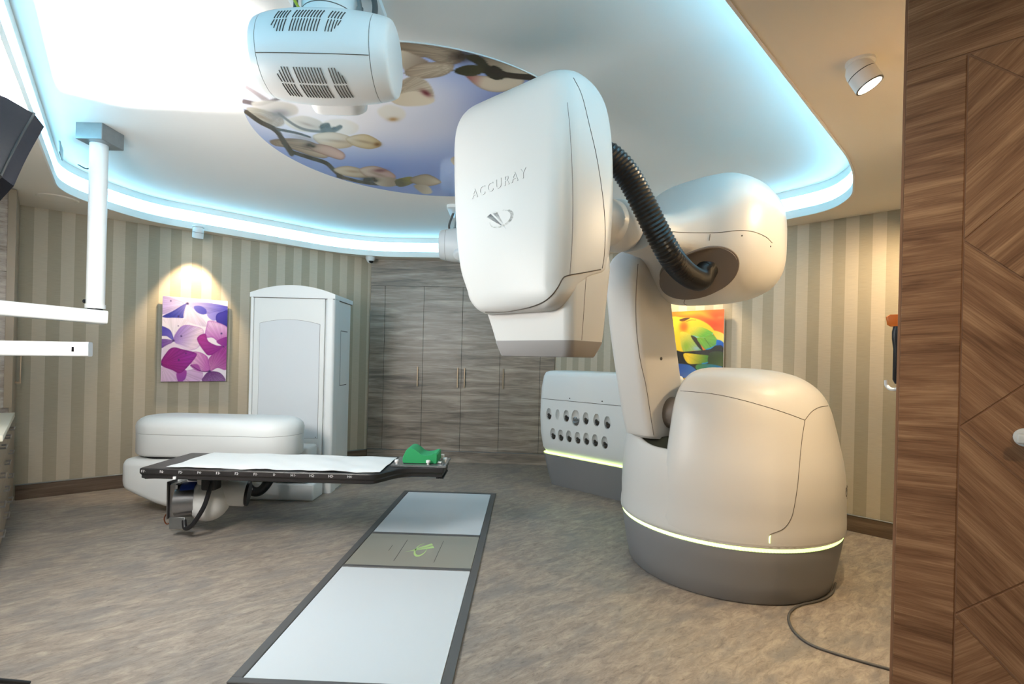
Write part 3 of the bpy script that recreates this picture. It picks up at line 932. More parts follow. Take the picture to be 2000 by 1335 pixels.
def paint_feathers(X, Y):
    k = Ink(X * 890 + 70, Y * 1433 + 195, (232, 116, 38))
    f = 8
    k.glow(820, 400, 180, 160, (214, 74, 28), .9)
    k.glow(420, 230, 240, 50, (248, 178, 40), .9)
    k.glow(640, 260, 200, 40, (246, 170, 50), .7, rot=.5)
    k.glow(900, 330, 60, 30, (244, 140, 60), .6)
    k.petal([(60, 330), (300, 300), (520, 330), (700, 420), (810, 540), (780, 600), (600, 640), (420, 700), (300, 900), (60, 900)], (250, 212, 52), (244, 200, 44), ((300, 320), (600, 640)), 1, 12)
    k.petal([(240, 340), (330, 310), (420, 312), (380, 340), (300, 370)], (72, 44, 24), None, None, .9, 10)
    k.stroke([(360, 370), (440, 350), (520, 355)], 5, 2, (60, 40, 20), .8, 6)
    k.glow(320, 460, 75, 95, (238, 118, 34), 1, 3)
    k.petal([(420, 480), (600, 470), (780, 560), (790, 600), (700, 650), (560, 640), (440, 610)], (246, 214, 60), (120, 190, 70), ((480, 480), (600, 640)), 1, f, vein=(420, 480, .08, 30))
    k.stroke([(480, 620), (620, 660), (760, 630), (790, 590)], 10, 6, (120, 206, 208), .9, 10)
    k.petal([(260, 560), (440, 600), (560, 760), (640, 860), (480, 870), (320, 880)], (240, 216, 70), (126, 178, 110), ((300, 600), (580, 860)), 1, f, vein=(300, 600, .08, 30))
    k.glow(370, 790, 60, 80, (132, 172, 52), .8)
    k.glow(540, 830, 60, 40, (150, 176, 196), .8)
    k.petal([(440, 620), (540, 660), (640, 860), (560, 800)], (66, 56, 34), (40, 36, 30), ((450, 620), (630, 860)), .95, f)
    k.petal([(540, 660), (660, 650), (790, 600), (860, 690), (850, 780), (720, 850), (650, 820)], (132, 186, 60), (110, 176, 84), ((600, 650), (760, 820)), 1, f, vein=(560, 640, .1, 40))
    k.stroke([(700, 850), (780, 820), (850, 770), (864, 690)], 12, 8, (40, 140, 214), .9, 10)
    k.stroke([(660, 655), (760, 800)], 3, 2, (50, 70, 30), .8, 3)
    k.petal([(790, 540), (960, 600), (960, 740), (860, 680)], (246, 208, 60), (232, 226, 120), ((800, 560), (950, 720)), 1, f)
    k.petal([(860, 690), (960, 740), (960, 900), (860, 790)], (40, 110, 206), (30, 70, 170), ((870, 700), (950, 880)), 1, f)
    k.petal([(320, 890), (640, 860), (760, 840), (860, 780), (970, 880), (970, 1640), (60, 1640), (60, 900)], (42, 38, 30), None, None, 1, f)
    k.petal([(330, 920), (560, 930), (740, 950), (776, 1000), (700, 1070), (560, 1090), (400, 1080)], (244, 206, 50), (70, 130, 50), ((420, 960), (740, 1010)), 1, f, vein=(330, 920, .08, 40))
    k.stroke([(640, 1085), (730, 1060), (776, 1000)], 12, 6, (40, 140, 210), .85, 10)
    k.petal([(760, 900), (960, 900), (960, 1120), (740, 1090)], (48, 58, 22), (74, 92, 40), ((760, 900), (940, 1100)), 1, f)
    k.petal([(540, 1110), (760, 1090), (960, 1140), (900, 1240), (600, 1230)], (74, 130, 70), (36, 110, 170), ((560, 1110), (900, 1180)), 1, f)
    k.petal([(60, 1120), (420, 1110), (560, 1260), (300, 1340), (60, 1300)], (38, 60, 140), (60, 110, 180), ((100, 1120), (500, 1260)), 1, f)
    k.petal([(300, 1360), (700, 1260), (950, 1330), (700, 1480), (320, 1500)], (236, 190, 50), (60, 120, 60), ((340, 1380), (800, 1400)), 1, f)
    return k


wall_panel('feather_picture', 'colourful feather close-up picture behind the robot arm', pC, pD, 1.685, 2.29, 1.08, 1.99, paint_feathers, 130, 190)

# ================================================================== THE ROBOT
RC = Vector((1.57, 3.63, 0))                         # centre of the base
DV = Vector((-0.774, -0.633, 0)).normalized()        # towards the wrist
NV = Vector((0.633, -0.774, 0)).normalized()         # sideways, towards the camera's right
rob = thing('treatment_robot', 'large white robotic arm holding a boxy treatment head over a rounded base', 'robot', tuple(RC))


def ring(r, z, n=96):
    return [(RC.x + r * math.cos(2 * PI * k / n), RC.y + r * math.sin(2 * PI * k / n), z) for k in range(n)]


mk('base_skirt', *loft([ring(r, z) for r, z in ((0.655, 0.0), (0.668, 0.012), (0.69, 0.12), (0.712, 0.25), (0.724, 0.325), (0.722, 0.335), (0.70, 0.337))]), 'grey', rob, 40)
def ribbed(r, z, d):
    return [(RC.x + (r + (d if k % 4 < 2 else -d)) * math.cos(2 * PI * k / 1000), RC.y + (r + (d if k % 4 < 2 else -d)) * math.sin(2 * PI * k / 1000), z) for k in range(1000)]


led = mk('led_ring', *loft([ribbed(r, z, d) for r, z, d in ((0.66, 0.336, 0), (0.722, 0.337, .0015), (0.724, 0.344, .0015), (0.722, 0.357, .0015), (0.66, 0.358, 0))]), 'limeled', rob, 40)
def rim_ring(r, z, n=96):
    """ring whose upper edge dips beside the arm slot and rises round the back"""
    out = []
    for x, y, zz in ring(r, z, n):
        d = Vector((x - RC.x, y - RC.y, 0)).normalized()
        t = math.degrees(math.atan2(-d.dot(NV), d.dot(DV)))
        t = max(0.0, min(1.0, (t - 12) / 50, (165 - t) / 30))
        top_ = 0.868 + 0.15 * t * t * (3 - 2 * t)
        if zz > 0.65:
            zz = 0.65 + (zz - 0.65) * (top_ - 0.65) / 0.267
        out.append((x, y, zz))
    return out


tub = loft([rim_ring(r, z) for r, z in ((0.66, 0.359), (0.728, 0.36), (0.736, 0.366), (0.738, 0.385), (0.736, 0.42), (0.731, 0.45), (0.733, 0.55), (0.73, 0.65), (0.717, 0.78), (0.700, 0.875), (0.690, 0.905), (0.678, 0.917), (0.664, 0.917), (0.652, 0.905))], cap=False)
body = mk('base_body', *tub, 'white', rob, 50)
mk('tub_lining', *loft([rim_ring(r, z) for r, z in ((0.653, 0.906), (0.650, 0.85), (0.648, 0.66))], cap=True), 'fold', body, 50)
SK_T = Skin(tub)

# drive cover: half dome on the camera-right side of the arm slot
prof = cat([(0.7365, 0.367), (0.738, 0.42), (0.735, 0.50), (0.7345, 0.57), (0.732, 0.65), (0.719, 0.78), (0.695, 0.90), (0.668, 1.02), (0.640, 1.13), (0.600, 1.22), (0.535, 1.295), (0.44, 1.352), (0.32, 1.385), (0.2, 1.398), (0.12, 1.402)], 4)
secs = []
off = -0.07
for r, z in prof:
    r = max(r, 0.1)
    th = math.acos(max(-1, min(1, off / r)))
    rc = min(0.05, r * .3)
    pts = []
    for j in range(57):
        a = -th + 2 * th * j / 56
        pts.append(RC + NV * (r * math.cos(a)) - DV * (r * math.sin(a)))
    e0, e1 = pts[-1], pts[0]
    for j in range(1, 14):
        pts.append(e0 + (e1 - e0) * j / 14)
    # soften the two vertical corners
    for _ in range(2):
        q = pts[:]
        n_ = len(pts)
        for j in list(range(52, 60)) + list(range(-5, 4)):
            pts[j % n_] = (q[(j - 1) % n_] + q[j % n_] * 2 + q[(j + 1) % n_]) / 4
    secs.append([(p.x, p.y, z) for p in pts])
cov = loft(secs)
cover = mk('drive_cover', *cov, 'white', rob, 45)
SK_C = Skin(join(cov, tub))
SK_C.seam([(1299, 762), (1345, 764), (1400, 770), (1450, 781), (1500, 795), (1540, 808), (1572, 820)], cover)
SK_C.seam([(1572, 820), (1585, 804), (1600, 795), (1617, 792)], cover)
SK_C.seam([(1572, 820), (1566, 860), (1562, 900), (1558, 945), (1552, 985), (1545, 1012), (1530, 1032), (1505, 1043), (1504, 1048)], cover)
SK_C.seam([(1504, 1045), (1503, 1052), (1503, 1060)], cover, 0.004, n=4, name='led_bar', m='limeled')

# lower arm
secs = []
for z, t, w_, q1 in cat([(0.905, -0.05, 0.34, 0.16), (0.925, -0.02, 0.40, 0.22), (0.96, 0.0, 0.46, 0.245), (1.25, 0.085, 0.48, 0.25), (1.65, 0.175, 0.46, 0.26), (1.95, 0.21, 0.42, 0.27), (2.08, 0.20, 0.38, 0.26), (2.16, 0.16, 0.30, 0.22), (2.18, 0.12, 0.2, 0.15)], 4):
    Q = Vector((0.944, 3.35, 0)) + DV * t
    sec = rrect(0, w_, 0, q1, 0.06, 6)
    secs.append([tuple(Q - DV * p - NV * q + Vector((0, 0, z))) for p, q in sec])
arm_g = loft(secs)
arm = mk('lower_arm', *arm_g, 'white', rob, 50)
SK_A = Skin(arm_g)
mk('shoulder_axle', *cyl(Vector((1.12, 3.50, 1.08)) - NV * .05, Vector((1.12, 3.50, 1.08)) + NV * .16, .11, 24), 'cup', rob, 40)
SK_A.seam([(1246, 515), (1242, 580), (1243, 640), (1250, 700), (1262, 755), (1272, 820), (1277, 850)], arm)
SK_A.seam([(1310, 602), (1318, 650), (1328, 695), (1338, 716)], arm, 0.0015)
p, n = SK_A.hit(1291, 700)
if p is not None:
    mk('screw_cap', *cyl(p - n * .002, p + n * .004, .011, 16), 'text', arm, 40)

# elbow housing with the neck to the wrist
EC = Vector((1.385, 3.475, 2.262))
rows = cat([(-0.405, 0.05, 0.05, 0.05, 0.0), (-0.397, 0.17, 0.17, 0.17, 0.0), (-0.36, 0.285, 0.285, 0.28, 0.0), (-0.27, 0.372, 0.375, 0.36, 0.0), (-0.10, 0.412, 0.412, 0.41, 0.0), (0.05, 0.42, 0.42, 0.43, 0.0),
            (0.20, 0.41, 0.405, 0.435, 0.0), (0.32, 0.38, 0.375, 0.38, 0), (0.42, 0.325, 0.31, 0.27, 0), (0.52, 0.24, 0.215, 0.165, 0), (0.64, 0.18, 0.15, 0.115, 0), (0.78, 0.15, 0.135, 0.10, 0), (0.90, 0.135, 0.128, 0.10, 0)], 4)
secs = []
for s, wn, up, dn, _ in rows:
    pts = []
    for j in range(64):
        a = 2 * PI * j / 64
        ca, sa = math.cos(a), math.sin(a)
        e = 2 / 3.1
        x = wn * math.copysign(abs(ca) ** e, ca)
        y = (up if sa > 0 else dn) * math.copysign(abs(sa) ** e, sa)
        pts.append(tuple(EC + DV * s + NV * x + Vector((0, 0, y - 0.09 * max(0, min(1, (s - .2) / .5))))))
    secs.append(pts)
blob = loft(secs)
SKB = Skin(blob)
hp, hn = SKB.hit(1362, 534)
ax = (hn * 0.75 + Vector((-0.1, -0.66, -0.1))).normalized()
l1 = Vector((0.86, 0.0, 0.50)); l1 = (l1 - ax * l1.dot(ax)).normalized()
l2 = ax.cross(l1).normalized()
HA, HB = 0.235, 0.155


def ell(k, d, n=40):
    return [hp + ax * d + l1 * (HA * k * math.cos(2 * PI * j / n)) + l2 * (HB * k * math.sin(2 * PI * j / n)) for j in range(n)]


cutg = loft([ell(.8, -.3), ell(1, -.1), ell(1, .3)])
blob2 = boolean(blob, cutg)
elbow = mk('elbow_housing', *blob2, 'white', rob, 35)
mk('socket_lining', *loft([ell(.995, .015), ell(.985, -.1), ell(.86, -.2), ell(.74, -.28), ell(.5, -.292)], cap=True), 'cup', elbow, 50)
rim = []
for q in ell(1.0, 0, 60):
    p, n, i, d = SKB.t.ray_cast(q + ax * .3, -ax)
    rim.append(p if p is not None else q)
mk('socket_rim', *tube(rim + rim[:2], 0.009, 8, cap=False), 'cup', elbow, 60)
SKB.seam([(1228, 446), (1258, 448), (1300, 451), (1340, 454), (1400, 454), (1440, 450), (1470, 452), (1495, 462), (1508, 474)], elbow)
SKB.seam([(1387, 457), (1386, 464), (1385, 470)], elbow, n=3)
SKB.seam([(1338, 585), (1336, 592), (1342, 596)], elbow, n=3)
for u, v in ((1449, 460), (1505, 481)):
    p, n = SKB.hit(u, v)
    if p is not None:
        mk('screw_cap', *cyl(p - n * .002, p + n * .002, .005, 10), 'text', elbow, 40)

# wrist ball and flange
WB = Vector((0.585, 2.85, 2.20))
bl = lathe([(0.148 * math.sin(PI * k / 16), -0.148 * math.cos(PI * k / 16)) for k in range(1, 16)], 40)
HEAD_O = Vector((0.2027, 2.15, 0))
EA, EB = Vector((-S2, S2, 0)), Vector((S2, S2, 0))
mk('wrist_ball', *xf(bl, Matrix.Translation(WB)), 'white', rob, 50)
mk('wrist_flange', *cyl(WB + EB * 0.02, WB - EB * 0.30 + EA * .02, 0.13, 40), 'white', rob, 40)

# treatment head
KH = 2.15 / 2.3


def hp_(a, b, z):
    zz = CAM_H + (z - CAM_H) * KH
    zz += 0.045 * a * max(0, (z - 1.5)) / 1.3 + 0.014 * max(0, (z - 1.9))
    return tuple(HEAD_O + EA * (a * KH) + EB * (b * KH) + Vector((0, 0, zz)))


def head_loft(table, r, n=6, bulge=0.0):
    secs = []
    for z, a0, a1, b0, b1 in cat(table, n):
        a1 *= 0.987
        pts = []
        for a, b in rrect(a0, a1, b0, b1, r, 8):
            t = (a - a0) / max(1e-3, a1 - a0)
            if b < (b0 + b1) / 2:
                b -= bulge * (1 - (2 * t - 1) ** 2)
            pts.append(hp_(a, b, z))
        # refine flat sides
        q = []
        for i in range(len(pts)):
            p0, p1 = Vector(pts[i - 1]), Vector(pts[i])
            L = (p1 - p0).length
            q.append(tuple(p1))
        secs.append(q)
    return loft(secs)


htab = [(1.665, .14, .56, .06, .10), (1.672, .09, .60, .035, .13), (1.70, .04, .655, .01, .15), (1.76, .008, .725, .0, .20), (1.84, 0, .775, 0, .30), (1.885, 0, .80, 0, .43),
        (1.95, 0, .825, 0, .455), (2.1, 0, .858, 0, .475), (2.3, 0, .885, 0, .482), (2.5, 0, .9, 0, .468), (2.63, 0, .902, 0, .442), (2.72, .004, .892, .008, .405), (2.78, .02, .868, .028, .36), (2.82, .05, .83, .06, .31), (2.838, .09, .79, .10, .26), (2.842, .14, .74, .13, .22)]
hg = head_loft(htab, 0.115, 5)
head = mk('head_cover', *hg, 'white', rob, 40)
SKH = Skin(hg)
ng = head_loft([(1.525, .004, .556, .085, .376), (1.60, .003, .59, .083, .388), (1.70, .003, .64, .08, .40), (1.80, .003, .69, .08, .415), (1.92, .003, .72, .08, .43), (2.0, .01, .7, .09, .42)], 0.05, 4)
neck = mk('head_neck', *ng, 'white', rob, 40)
SKN = Skin(ng)
mk('collimator_housing', *head_loft([(1.447, .03, .522, .105, .332), (1.45, .024, .526, .10, .338), (1.519, .004, .554, .085, .374), (1.523, .006, .552, .087, .372)], 0.045, 2), 'greyrim', rob, 40)
SKH.seam([(1108, 200), (1113, 250), (1117, 320), (1119, 400), (1117, 480), (1113, 538)], head, 0.0012)
SKH.seam([(1120, 152), (1136, 185), (1150, 240), (1166, 310), (1178, 390), (1182, 450), (1180, 500), (1176, 524)], head, 0.002)
SKN.seam([(1145, 536), (1142, 580), (1138, 640), (1136, 664)], neck, 0.0014)
J = join(hg, ng)
SKJ = Skin(J)
SKJ.seam([(948, 609), (985, 609), (1030, 601), (1060, 590), (1078, 576), (1090, 560), (1098, 545), (1108, 538), (1140, 532), (1173, 526)], head, 0.0028, m='seam')


def on_head(u, v):
    p, n = SKH.hit(u, v)
    return p, n


p0, n0 = on_head(922, 381)
p1, n1 = on_head(1028, 337)
tg = text_geo('ACCURAY', 0.072, 0.0012, 0.0, 1.35)
exs = (p1 - p0)
tw = max(v.x for v in tg[0]) - min(v.x for v in tg[0])
k_ = exs.length / tw
mt = basis((p0 + p1) / 2, exs, Vector((0, 0, 1)) - exs.normalized() * exs.normalized().z)
tv = []
for v in tg[0]:
    q = mt @ Vector((v.x * k_, v.y * 0.95, 0))
    s, nn = SKH.near(q)
    tv.append(s + nn * (0.006 if v.z > 0 else -0.002))
lt = mk('raised_lettering', tv, tg[1], 'white', head, 20)
lt.data.materials.append(M['text'])  # grey on the letter sides stands in for their edge shadow
lt_n = n0
for pol in lt.data.polygons:
    if abs(pol.normal.dot(lt_n)) < 0.6:
        pol.material_index = 1


# ring-and-bars emblem, drawn in its own plane, then laid on a surface
def emblem():
    n = 44
    O, I = [], []
    for j in range(n + 1):
        a = math.radians(118 - 300 * j / n)
        t = j / n
        wd = 0.028 + 0.11 * math.sin(PI * min(1, t * 1.02)) ** 1.2
        c = Vector((math.cos(a) * 1.0, math.sin(a) * 0.62, 0))
        O.append(c * (1 + wd)); I.append(c * (1 - wd))
    ringp = ([*O, *I], [(j, j + 1, n + 2 + j, n + 1 + j) for j in range(n)])
    b1 = [Vector(p) for p in ((-1.3, 0.52, 0), (-0.92, 0.68, 0), (0.10, -0.52, 0), (-0.02, -0.50, 0))]
    b2 = [Vector(p) for p in ((-0.78, 0.72, 0), (-0.42, 0.86, 0), (0.20, -0.42, 0), (0.48, -0.98, 0), (0.10, -0.50, 0))]
    return ringp, (b1, [tuple(range(len(b1)))]), (b2, [tuple(range(len(b2)))])


def slab(g, d):
    V, Fc = g
    n = len(V)
    E = {}
    for f in Fc:
        for i in range(len(f)):
            e = (f[i - 1], f[i]); E[tuple(sorted(e))] = E.get(tuple(sorted(e)), 0) + 1
    out = [tuple(reversed(f)) for f in Fc] + [tuple(i + n for i in f) for f in Fc]
    for (a, b), c in E.items():
        if c == 1:
            out.append((a, b, b + n, a + n))
    return [Vector(v) for v in V] + [Vector(v) + Vector((0, 0, d)) for v in V], out


ep, en = on_head(978, 427)
ex = exs.normalized()
ez = en
ey = ez.cross(ex).normalized()
if ey.z < 0:
    ey = -ey
em = emblem()
eb = basis(ep, ex, ey, ez)
for i, g in enumerate(em):
    sg = slab(([Vector((v.x * 0.078, v.y * 0.062, 0.0)) for v in g[0]], g[1]), 0.006)
    mk('emblem_ring' if i == 0 else 'emblem_bar', [eb @ v for v in sg[0]], sg[1], 'silver' if i else 'olive', head, 30)

# hose from the back of the head into the elbow socket
path = [at_y(1140, 312, 2.60), at_y(1176, 298, 2.62), at_y(1206, 318, 2.62), at_y(1232, 352, 2.62), at_y(1256, 397, 2.62), at_y(1281, 447, 2.64), at_y(1310, 500, 2.70), at_y(1338, 532, 2.82), at_y(1366, 546, 2.96), hp + ax * .02 + l1 * .05, hp - ax * .12 + l1 * .09, hp - ax * .24 + l1 * .10]
pp = cat([tuple(p) for p in path], 40)
acc = [0.0]
for i in range(1, len(pp)):
    acc.append(acc[-1] + float(np.linalg.norm(pp[i] - pp[i - 1])))
tot = acc[-1]
NRG = 300
pts, rads = [], []
for i in range(NRG + 1):
    s = tot * i / NRG
    j = min(len(acc) - 2, max(0, int(np.searchsorted(acc, s)) - 1))
    t = (s - acc[j]) / max(1e-6, acc[j + 1] - acc[j])
    pts.append(Vector(pp[j] + (pp[j + 1] - pp[j]) * t))
    rads.append((0.064, 0.0675, 0.064, 0.061)[i % 4])
mk('corrugated_hose', *tube(pts, rads, 20), 'hose', rob, 50)

# lettering on the right flank of the base
tg = text_geo('CyberKnife', 0.085, 0.001)
ang0 = math.atan2(3.16 - RC.y, 2.13 - RC.x) - 0.02


def wrap(tg, z, a0, r, left):
    x0 = min(v.x for v in tg[0])
    out = []
    for v in tg[0]:
        a = a0 + (v.x - x0) / r
        rr = r + (0.0025 if v.z > 0 else -0.003)
        out.append((RC.x + rr * math.cos(a), RC.y + rr * math.sin(a), z + v.y))
    return out


mk('lettering', wrap(tg, 0.63, ang0, 0.7325, 0), tg[1], 'text', body, 20)
# power cord of the robot
crd = [at_z(1632, 1138, 0.012), at_z(1624, 1158, 0.01), at_z(1600, 1172, 0.008), at_z(1560, 1182, 0.007), at_z(1541, 1200, 0.007), at_z(1548, 1228, 0.007), at_z(1580, 1256, 0.007), at_z(1640, 1278, 0.007), at_z(1738, 1306, 0.007), Vector((2.0, 2.27, 0.007)), Vector((2.17, 2.12, 0.007)), Vector((2.2, 2.09, 0.1))]
tag(mk('floor_cable', *tube([Vector(p) for p in cat([tuple(c_) for c_ in crd], 8)], 0.007, 8), 'cable', smooth=60), 'thin dark cable curling on the floor from the robot base', 'cable')

# ================================================================== collimator cart behind the robot
q0 = at_z(1072, 940, 0); q0.z = 0
CO, CXD = Vector((0.383, 5.769, 0)), Vector((0.723, -0.691, 0)).normalized()     # left front corner, along the front
CYD = Vector((-CXD.y, CXD.x, 0))                                                  # into the cart
cart = thing('collimator_cart', 'low white cabinet with oval sockets beside the robot base', 'cabinet', tuple(CO), math.atan2(CXD.y, CXD.x))
CW = 1.46


def cart_sec(z, ins, zr=0.09):
    return [(x, y, z) for x, y in rrect(-0.06 + ins, CW - ins, -0.05 + ins, 0.62 - ins, zr, 6)]


mk('cart_skirt', *loft([cart_sec(0.0, 0.105), cart_sec(0.02, 0.1), cart_sec(0.355, 0.035)]), 'grey', cart, 40, world=False)
mk('cart_led_strip', *loft([cart_sec(0.356, 0.05), cart_sec(0.368, 0.035), cart_sec(0.372, 0.05)]), 'limeled', cart, 40, world=False)
bod = loft([cart_sec(0.373, 0.06), cart_sec(0.40, 0.045), cart_sec(0.43, 0.03), cart_sec(0.60, 0.008), cart_sec(0.80, 0.0), cart_sec(0.978, 0.002)])
cut = []
rows_ = []
pz_u = [(1072, 808), (1089, 809), (1106, 812), (1124, 816), (1144, 817), (1165, 820), (1186, 825)]
pz_l = [(1080, 847), (1095, 850), (1111, 852), (1128, 855), (1145, 857), (1162, 860), (1181, 864)]
cinv = cart.matrix_world.inverted()
sk = Skin(xf(bod, cart.matrix_world))
spots = []
for kk, (u, v) in enumerate(pz_u + pz_l):
    p, n = sk.hit(u, v)
    if p is None:
        continue
    l = cinv @ p
    ww, hh = (0.040, 0.070) if kk != 3 else (0.056, 0.092)
    if kk == 1:
        ww, hh = 0.03, 0.06
    ex_ = []
    for i in range(1, 8):
        ph = PI * i / 8
        ex_.append([(l.x + ww * math.sin(ph) * math.cos(2 * PI * j / 16), l.y - 0.01 + 0.075 * math.sin(ph) * math.sin(2 * PI * j / 16), l.z + hh * math.cos(ph)) for j in range(16)])
    cut.append(loft(ex_))
    spots.append((kk, l, ww, hh))
bod2 = boolean(bod, join(*cut))
cb = mk('cart_body', *bod2, 'shell', cart, 35, world=False)
for kk, l, ww, hh in spots:
    if kk == 1:
        continue
    c0 = Vector((l.x, l.y + 0.012, l.z - hh * .35))
    r_ = 0.022 if kk != 3 else 0.034
    mm = 'tungsten' if kk != 3 else 'metal'
    g = lathe([(r_, -hh * .38), (r_ * 1.05, -hh * .2), (r_ * 1.05, hh * .05), (r_ * .7, hh * .1), (r_ * .62, hh * .42), (r_ * .45, hh * .5), (r_ * .25, hh * .46)], 16)
    mk('collimator', *xf(g, Matrix.Translation(c0) @ Matrix.Rotation(math.radians(35), 4, 'X')), mm, cart, 40, world=False)
lid = mk('cart_lid', *loft([cart_sec(0.984, 0.004), cart_sec(1.10, 0.006), cart_sec(1.24, 0.022), cart_sec(1.285, 0.04), cart_sec(1.30, 0.07), cart_sec(1.305, 0.11)]), 'shell', cart, 45, world=False)
mk('lid_joint', *loft([cart_sec(0.976, 0.012), cart_sec(0.986, 0.012)]), 'seam', cart, 40, world=False)
for x in (0.40, 0.82):
    mk('screw_cap', *cyl((x, -0.052, 1.012), (x, -0.044, 1.012), 0.006, 10), 'text', lid, 40, world=False)

# ================================================================== white equipment tower
TX0, TX1, TY0, TY1, TH = -2.70, -1.84, 5.13, 5.72, 2.0
tow = thing('equipment_tower', 'tall white cabinet with arched top beside the flower picture', 'cabinet', ((TX0 + TX1) / 2, 5.4, 0), 0.02)
W2 = (TX1 - TX0) / 2


def tl(x, y):
    return x, y


mk('tower_body', *loft([[(x, y, z) for x, y in rrect(-W2 + .012, W2 - .012, -0.245, 0.33, 0.03, 5)] for z in (0.0, 0.6, 1.3, TH - .005)]), 'shell', tow, 40, world=False)
# two rounded corner posts beside the front door
for s in (-1, 1):
    x0, x1 = (W2 - 0.095, W2) if s > 0 else (-W2, -W2 + 0.035)
    mk('corner_post', *loft([[(x, y, z) for x, y in rrect(x0, x1, -0.272, -0.10, 0.03, 6)] for z in (0.0, TH)]), 'white2', tow, 40, world=False)
# front door with an arched inset
DX0, DX1 = -W2 + 0.04, W2 - 0.10
mk('front_door', *box(DX0, DX1, -0.268, -0.245, 0.30, TH - .006, 0.003, 1), 'shell', tow, 40, world=False)
ax0, ax1 = DX0 + 0.06, DX1 - 0.045
arc = [(ax0, 0.56), (ax1, 0.56)]
for j in range(17):
    t = j / 16
    arc.append((ax1 + (ax0 - ax1) * t, 1.735 + 0.042 * (1 - (2 * t - 1) ** 2) + 0.03 * (t - .5) * 0))
mk('inset_edge', *loft([[(x, -0.267, z) for x, z in arc], [(x, -0.2695, z) for x, z in arc]]), 'seam', tow, world=False)
cxm, czm = sum(x for x, z in arc) / len(arc), 1.2
mk('perforated_inset', *loft([[(x + (cxm - x) * .008, -0.2685, z + (czm - z) * .004) for x, z in arc], [(x + (cxm - x) * .008, -0.271, z + (czm - z) * .004) for x, z in arc]]), 'grille', tow, world=False)
for x in (ax0 + .03, ax1 - .02, ax1 - .15):
    mk('rivet', *cyl((x, -0.270, 0.575), (x, -0.275, 0.575), 0.004, 8), 'text', tow, 40, world=False)
# arched cap
capf = [(-W2 - .004, TH), (W2 + .004, TH)]
for j in range(21):
    t = j / 20
    capf.append((W2 + .004 - 2 * (W2 + .004) * t, TH + 0.045 + 0.085 * (1 - (2 * t - 1) ** 2)))
mk('arched_cap', *loft([[(x, -0.275, z) for x, z in capf], [(x, 0.335, z) for x, z in capf]]), 'white2', tow, 30, world=False)
mk('cap_joint', *box(-W2 + .006, W2 - .006, -0.27, 0.33, TH - .006, TH - .0005), 'seam', tow, world=False)
mk('side_hatch', *box(W2 - 0.013, W2 - .008, -0.02, 0.20, 1.10, 1.68, 0.002, 1), 'shell', tow, 40, world=False)
mk('hatch_joint', *box(W2 - 0.013, W2 - .0105, -0.026, 0.206, 1.092, 1.688), 'text', tow, world=False)

# ================================================================== treatment couch
cou = thing('treatment_couch', 'white robotic patient couch with long black-edged table top', 'treatment couch', (-2.5, 4.7, 0))
# floor plate next to the tower
mk('floor_plate', *box(-2.80, -1.895, 4.84, 5.10, 0.0, 0.17, 0.02, 3), 'white2', cou, 40)
mk('column_block', *box(-2.62, -1.96, 4.86, 5.10, 0.168, 0.52, 0.03, 3), 'shell', cou, 40)
mk('dark_vent', *box(-2.30, -1.96, 4.847, 4.86, 0.178, 0.215), 'dark', cou)


def stad(x0, x1, y0, y1, z, ins, n=20):
    r = (y1 - y0) / 2 - ins
    out = []
    for cx_, s in ((x1 - (y1 - y0) / 2, -1), (x0 + (y1 - y0) / 2, 1)):
        for j in range(n + 1):
            a = s * PI / 2 + PI * j / n
            out.append((cx_ + r * math.cos(a), (y0 + y1) / 2 + r * math.sin(a), z))
    return out


pl = (-3.36, -1.90, 4.30, 4.83)
mk('swing_arm_base', *loft([stad(*pl, z, i) for z, i in ((0.505, 0.03), (0.515, 0.012), (0.53, 0.004), (0.70, 0.004))]), 'shell', cou, 50)
mk('swing_arm_cover', *loft([stad(*pl, z, i) for z, i in ((0.703, 0.003), (0.76, 0.0), (0.795, 0.012), (0.82, 0.035), (0.838, 0.07), (0.846, 0.12))]), 'shell', cou, 50)
mk('arm_joint', *loft([stad(*pl, z, 0.008) for z in (0.699, 0.704)]), 'seam', cou, 50)
mk('pivot', *cyl((-2.2, 4.62, 0.46), (-2.2, 4.62, 0.51), 0.2, 32), 'dark', cou, 40)
mk('pivot', *cyl((-3.08, 4.56, 0.47), (-3.08, 4.56, 0.51), 0.2, 32), 'dark', cou, 40)
# lower link: housing with sloping underside reaching to the wrist
lk = []
for x, z0, z1, y0, y1 in cat([(-3.37, .26, .455, 4.36, 4.72), (-3.345, .215, .475, 4.33, 4.78), (-3.28, .185, .482, 4.31, 4.82), (-3.05, .095, .482, 4.30, 4.82), (-2.88, .06, .482, 4.30, 4.80), (-2.83, .065, .47, 4.32, 4.76), (-2.815, .10, .44, 4.36, 4.7)], 3):
    lk.append([(x, p, q) for p, q in rrect(y0, y1, z0, z1, 0.06, 4)])
lkg = loft(lk)
mk('lower_link', *lkg, 'shell', cou, 45)
# wrist under the table
WX, WY = -2.385, 3.98
mk('wrist_neck', *cyl((WX, WY, 0.36), (WX, WY, 0.525), 0.085, 28), 'shell', cou, 40)
mk('wrist_collar', *cyl((WX, WY, 0.478), (WX, WY, 0.50), 0.10, 28), 'galv', cou, 40)
sph = lathe([(0.155 * math.sin(PI * k / 12), -0.165 * math.cos(PI * k / 12)) for k in range(1, 12)], 30)
mk('wrist_body', *xf(sph, Matrix.Translation((WX, WY, 0.25))), 'shell', cou, 50)
mk('wrist_body', *join(cyl((WX - .06, WY - .03, .26), (WX - .02, WY, .26), 0.15, 30, .01)), 'shell', cou, 40)
mk('side_motor', *join(cyl((WX + .05, WY + .05, .30), (WX + .25, WY + .10, .28), 0.105, 28, .015)), 'shell', cou, 40)
mk('motor_cap', *cyl((WX + .245, WY + .099, .28), (WX + .265, WY + .105, .278), 0.098, 28), 'dark', cou, 40)
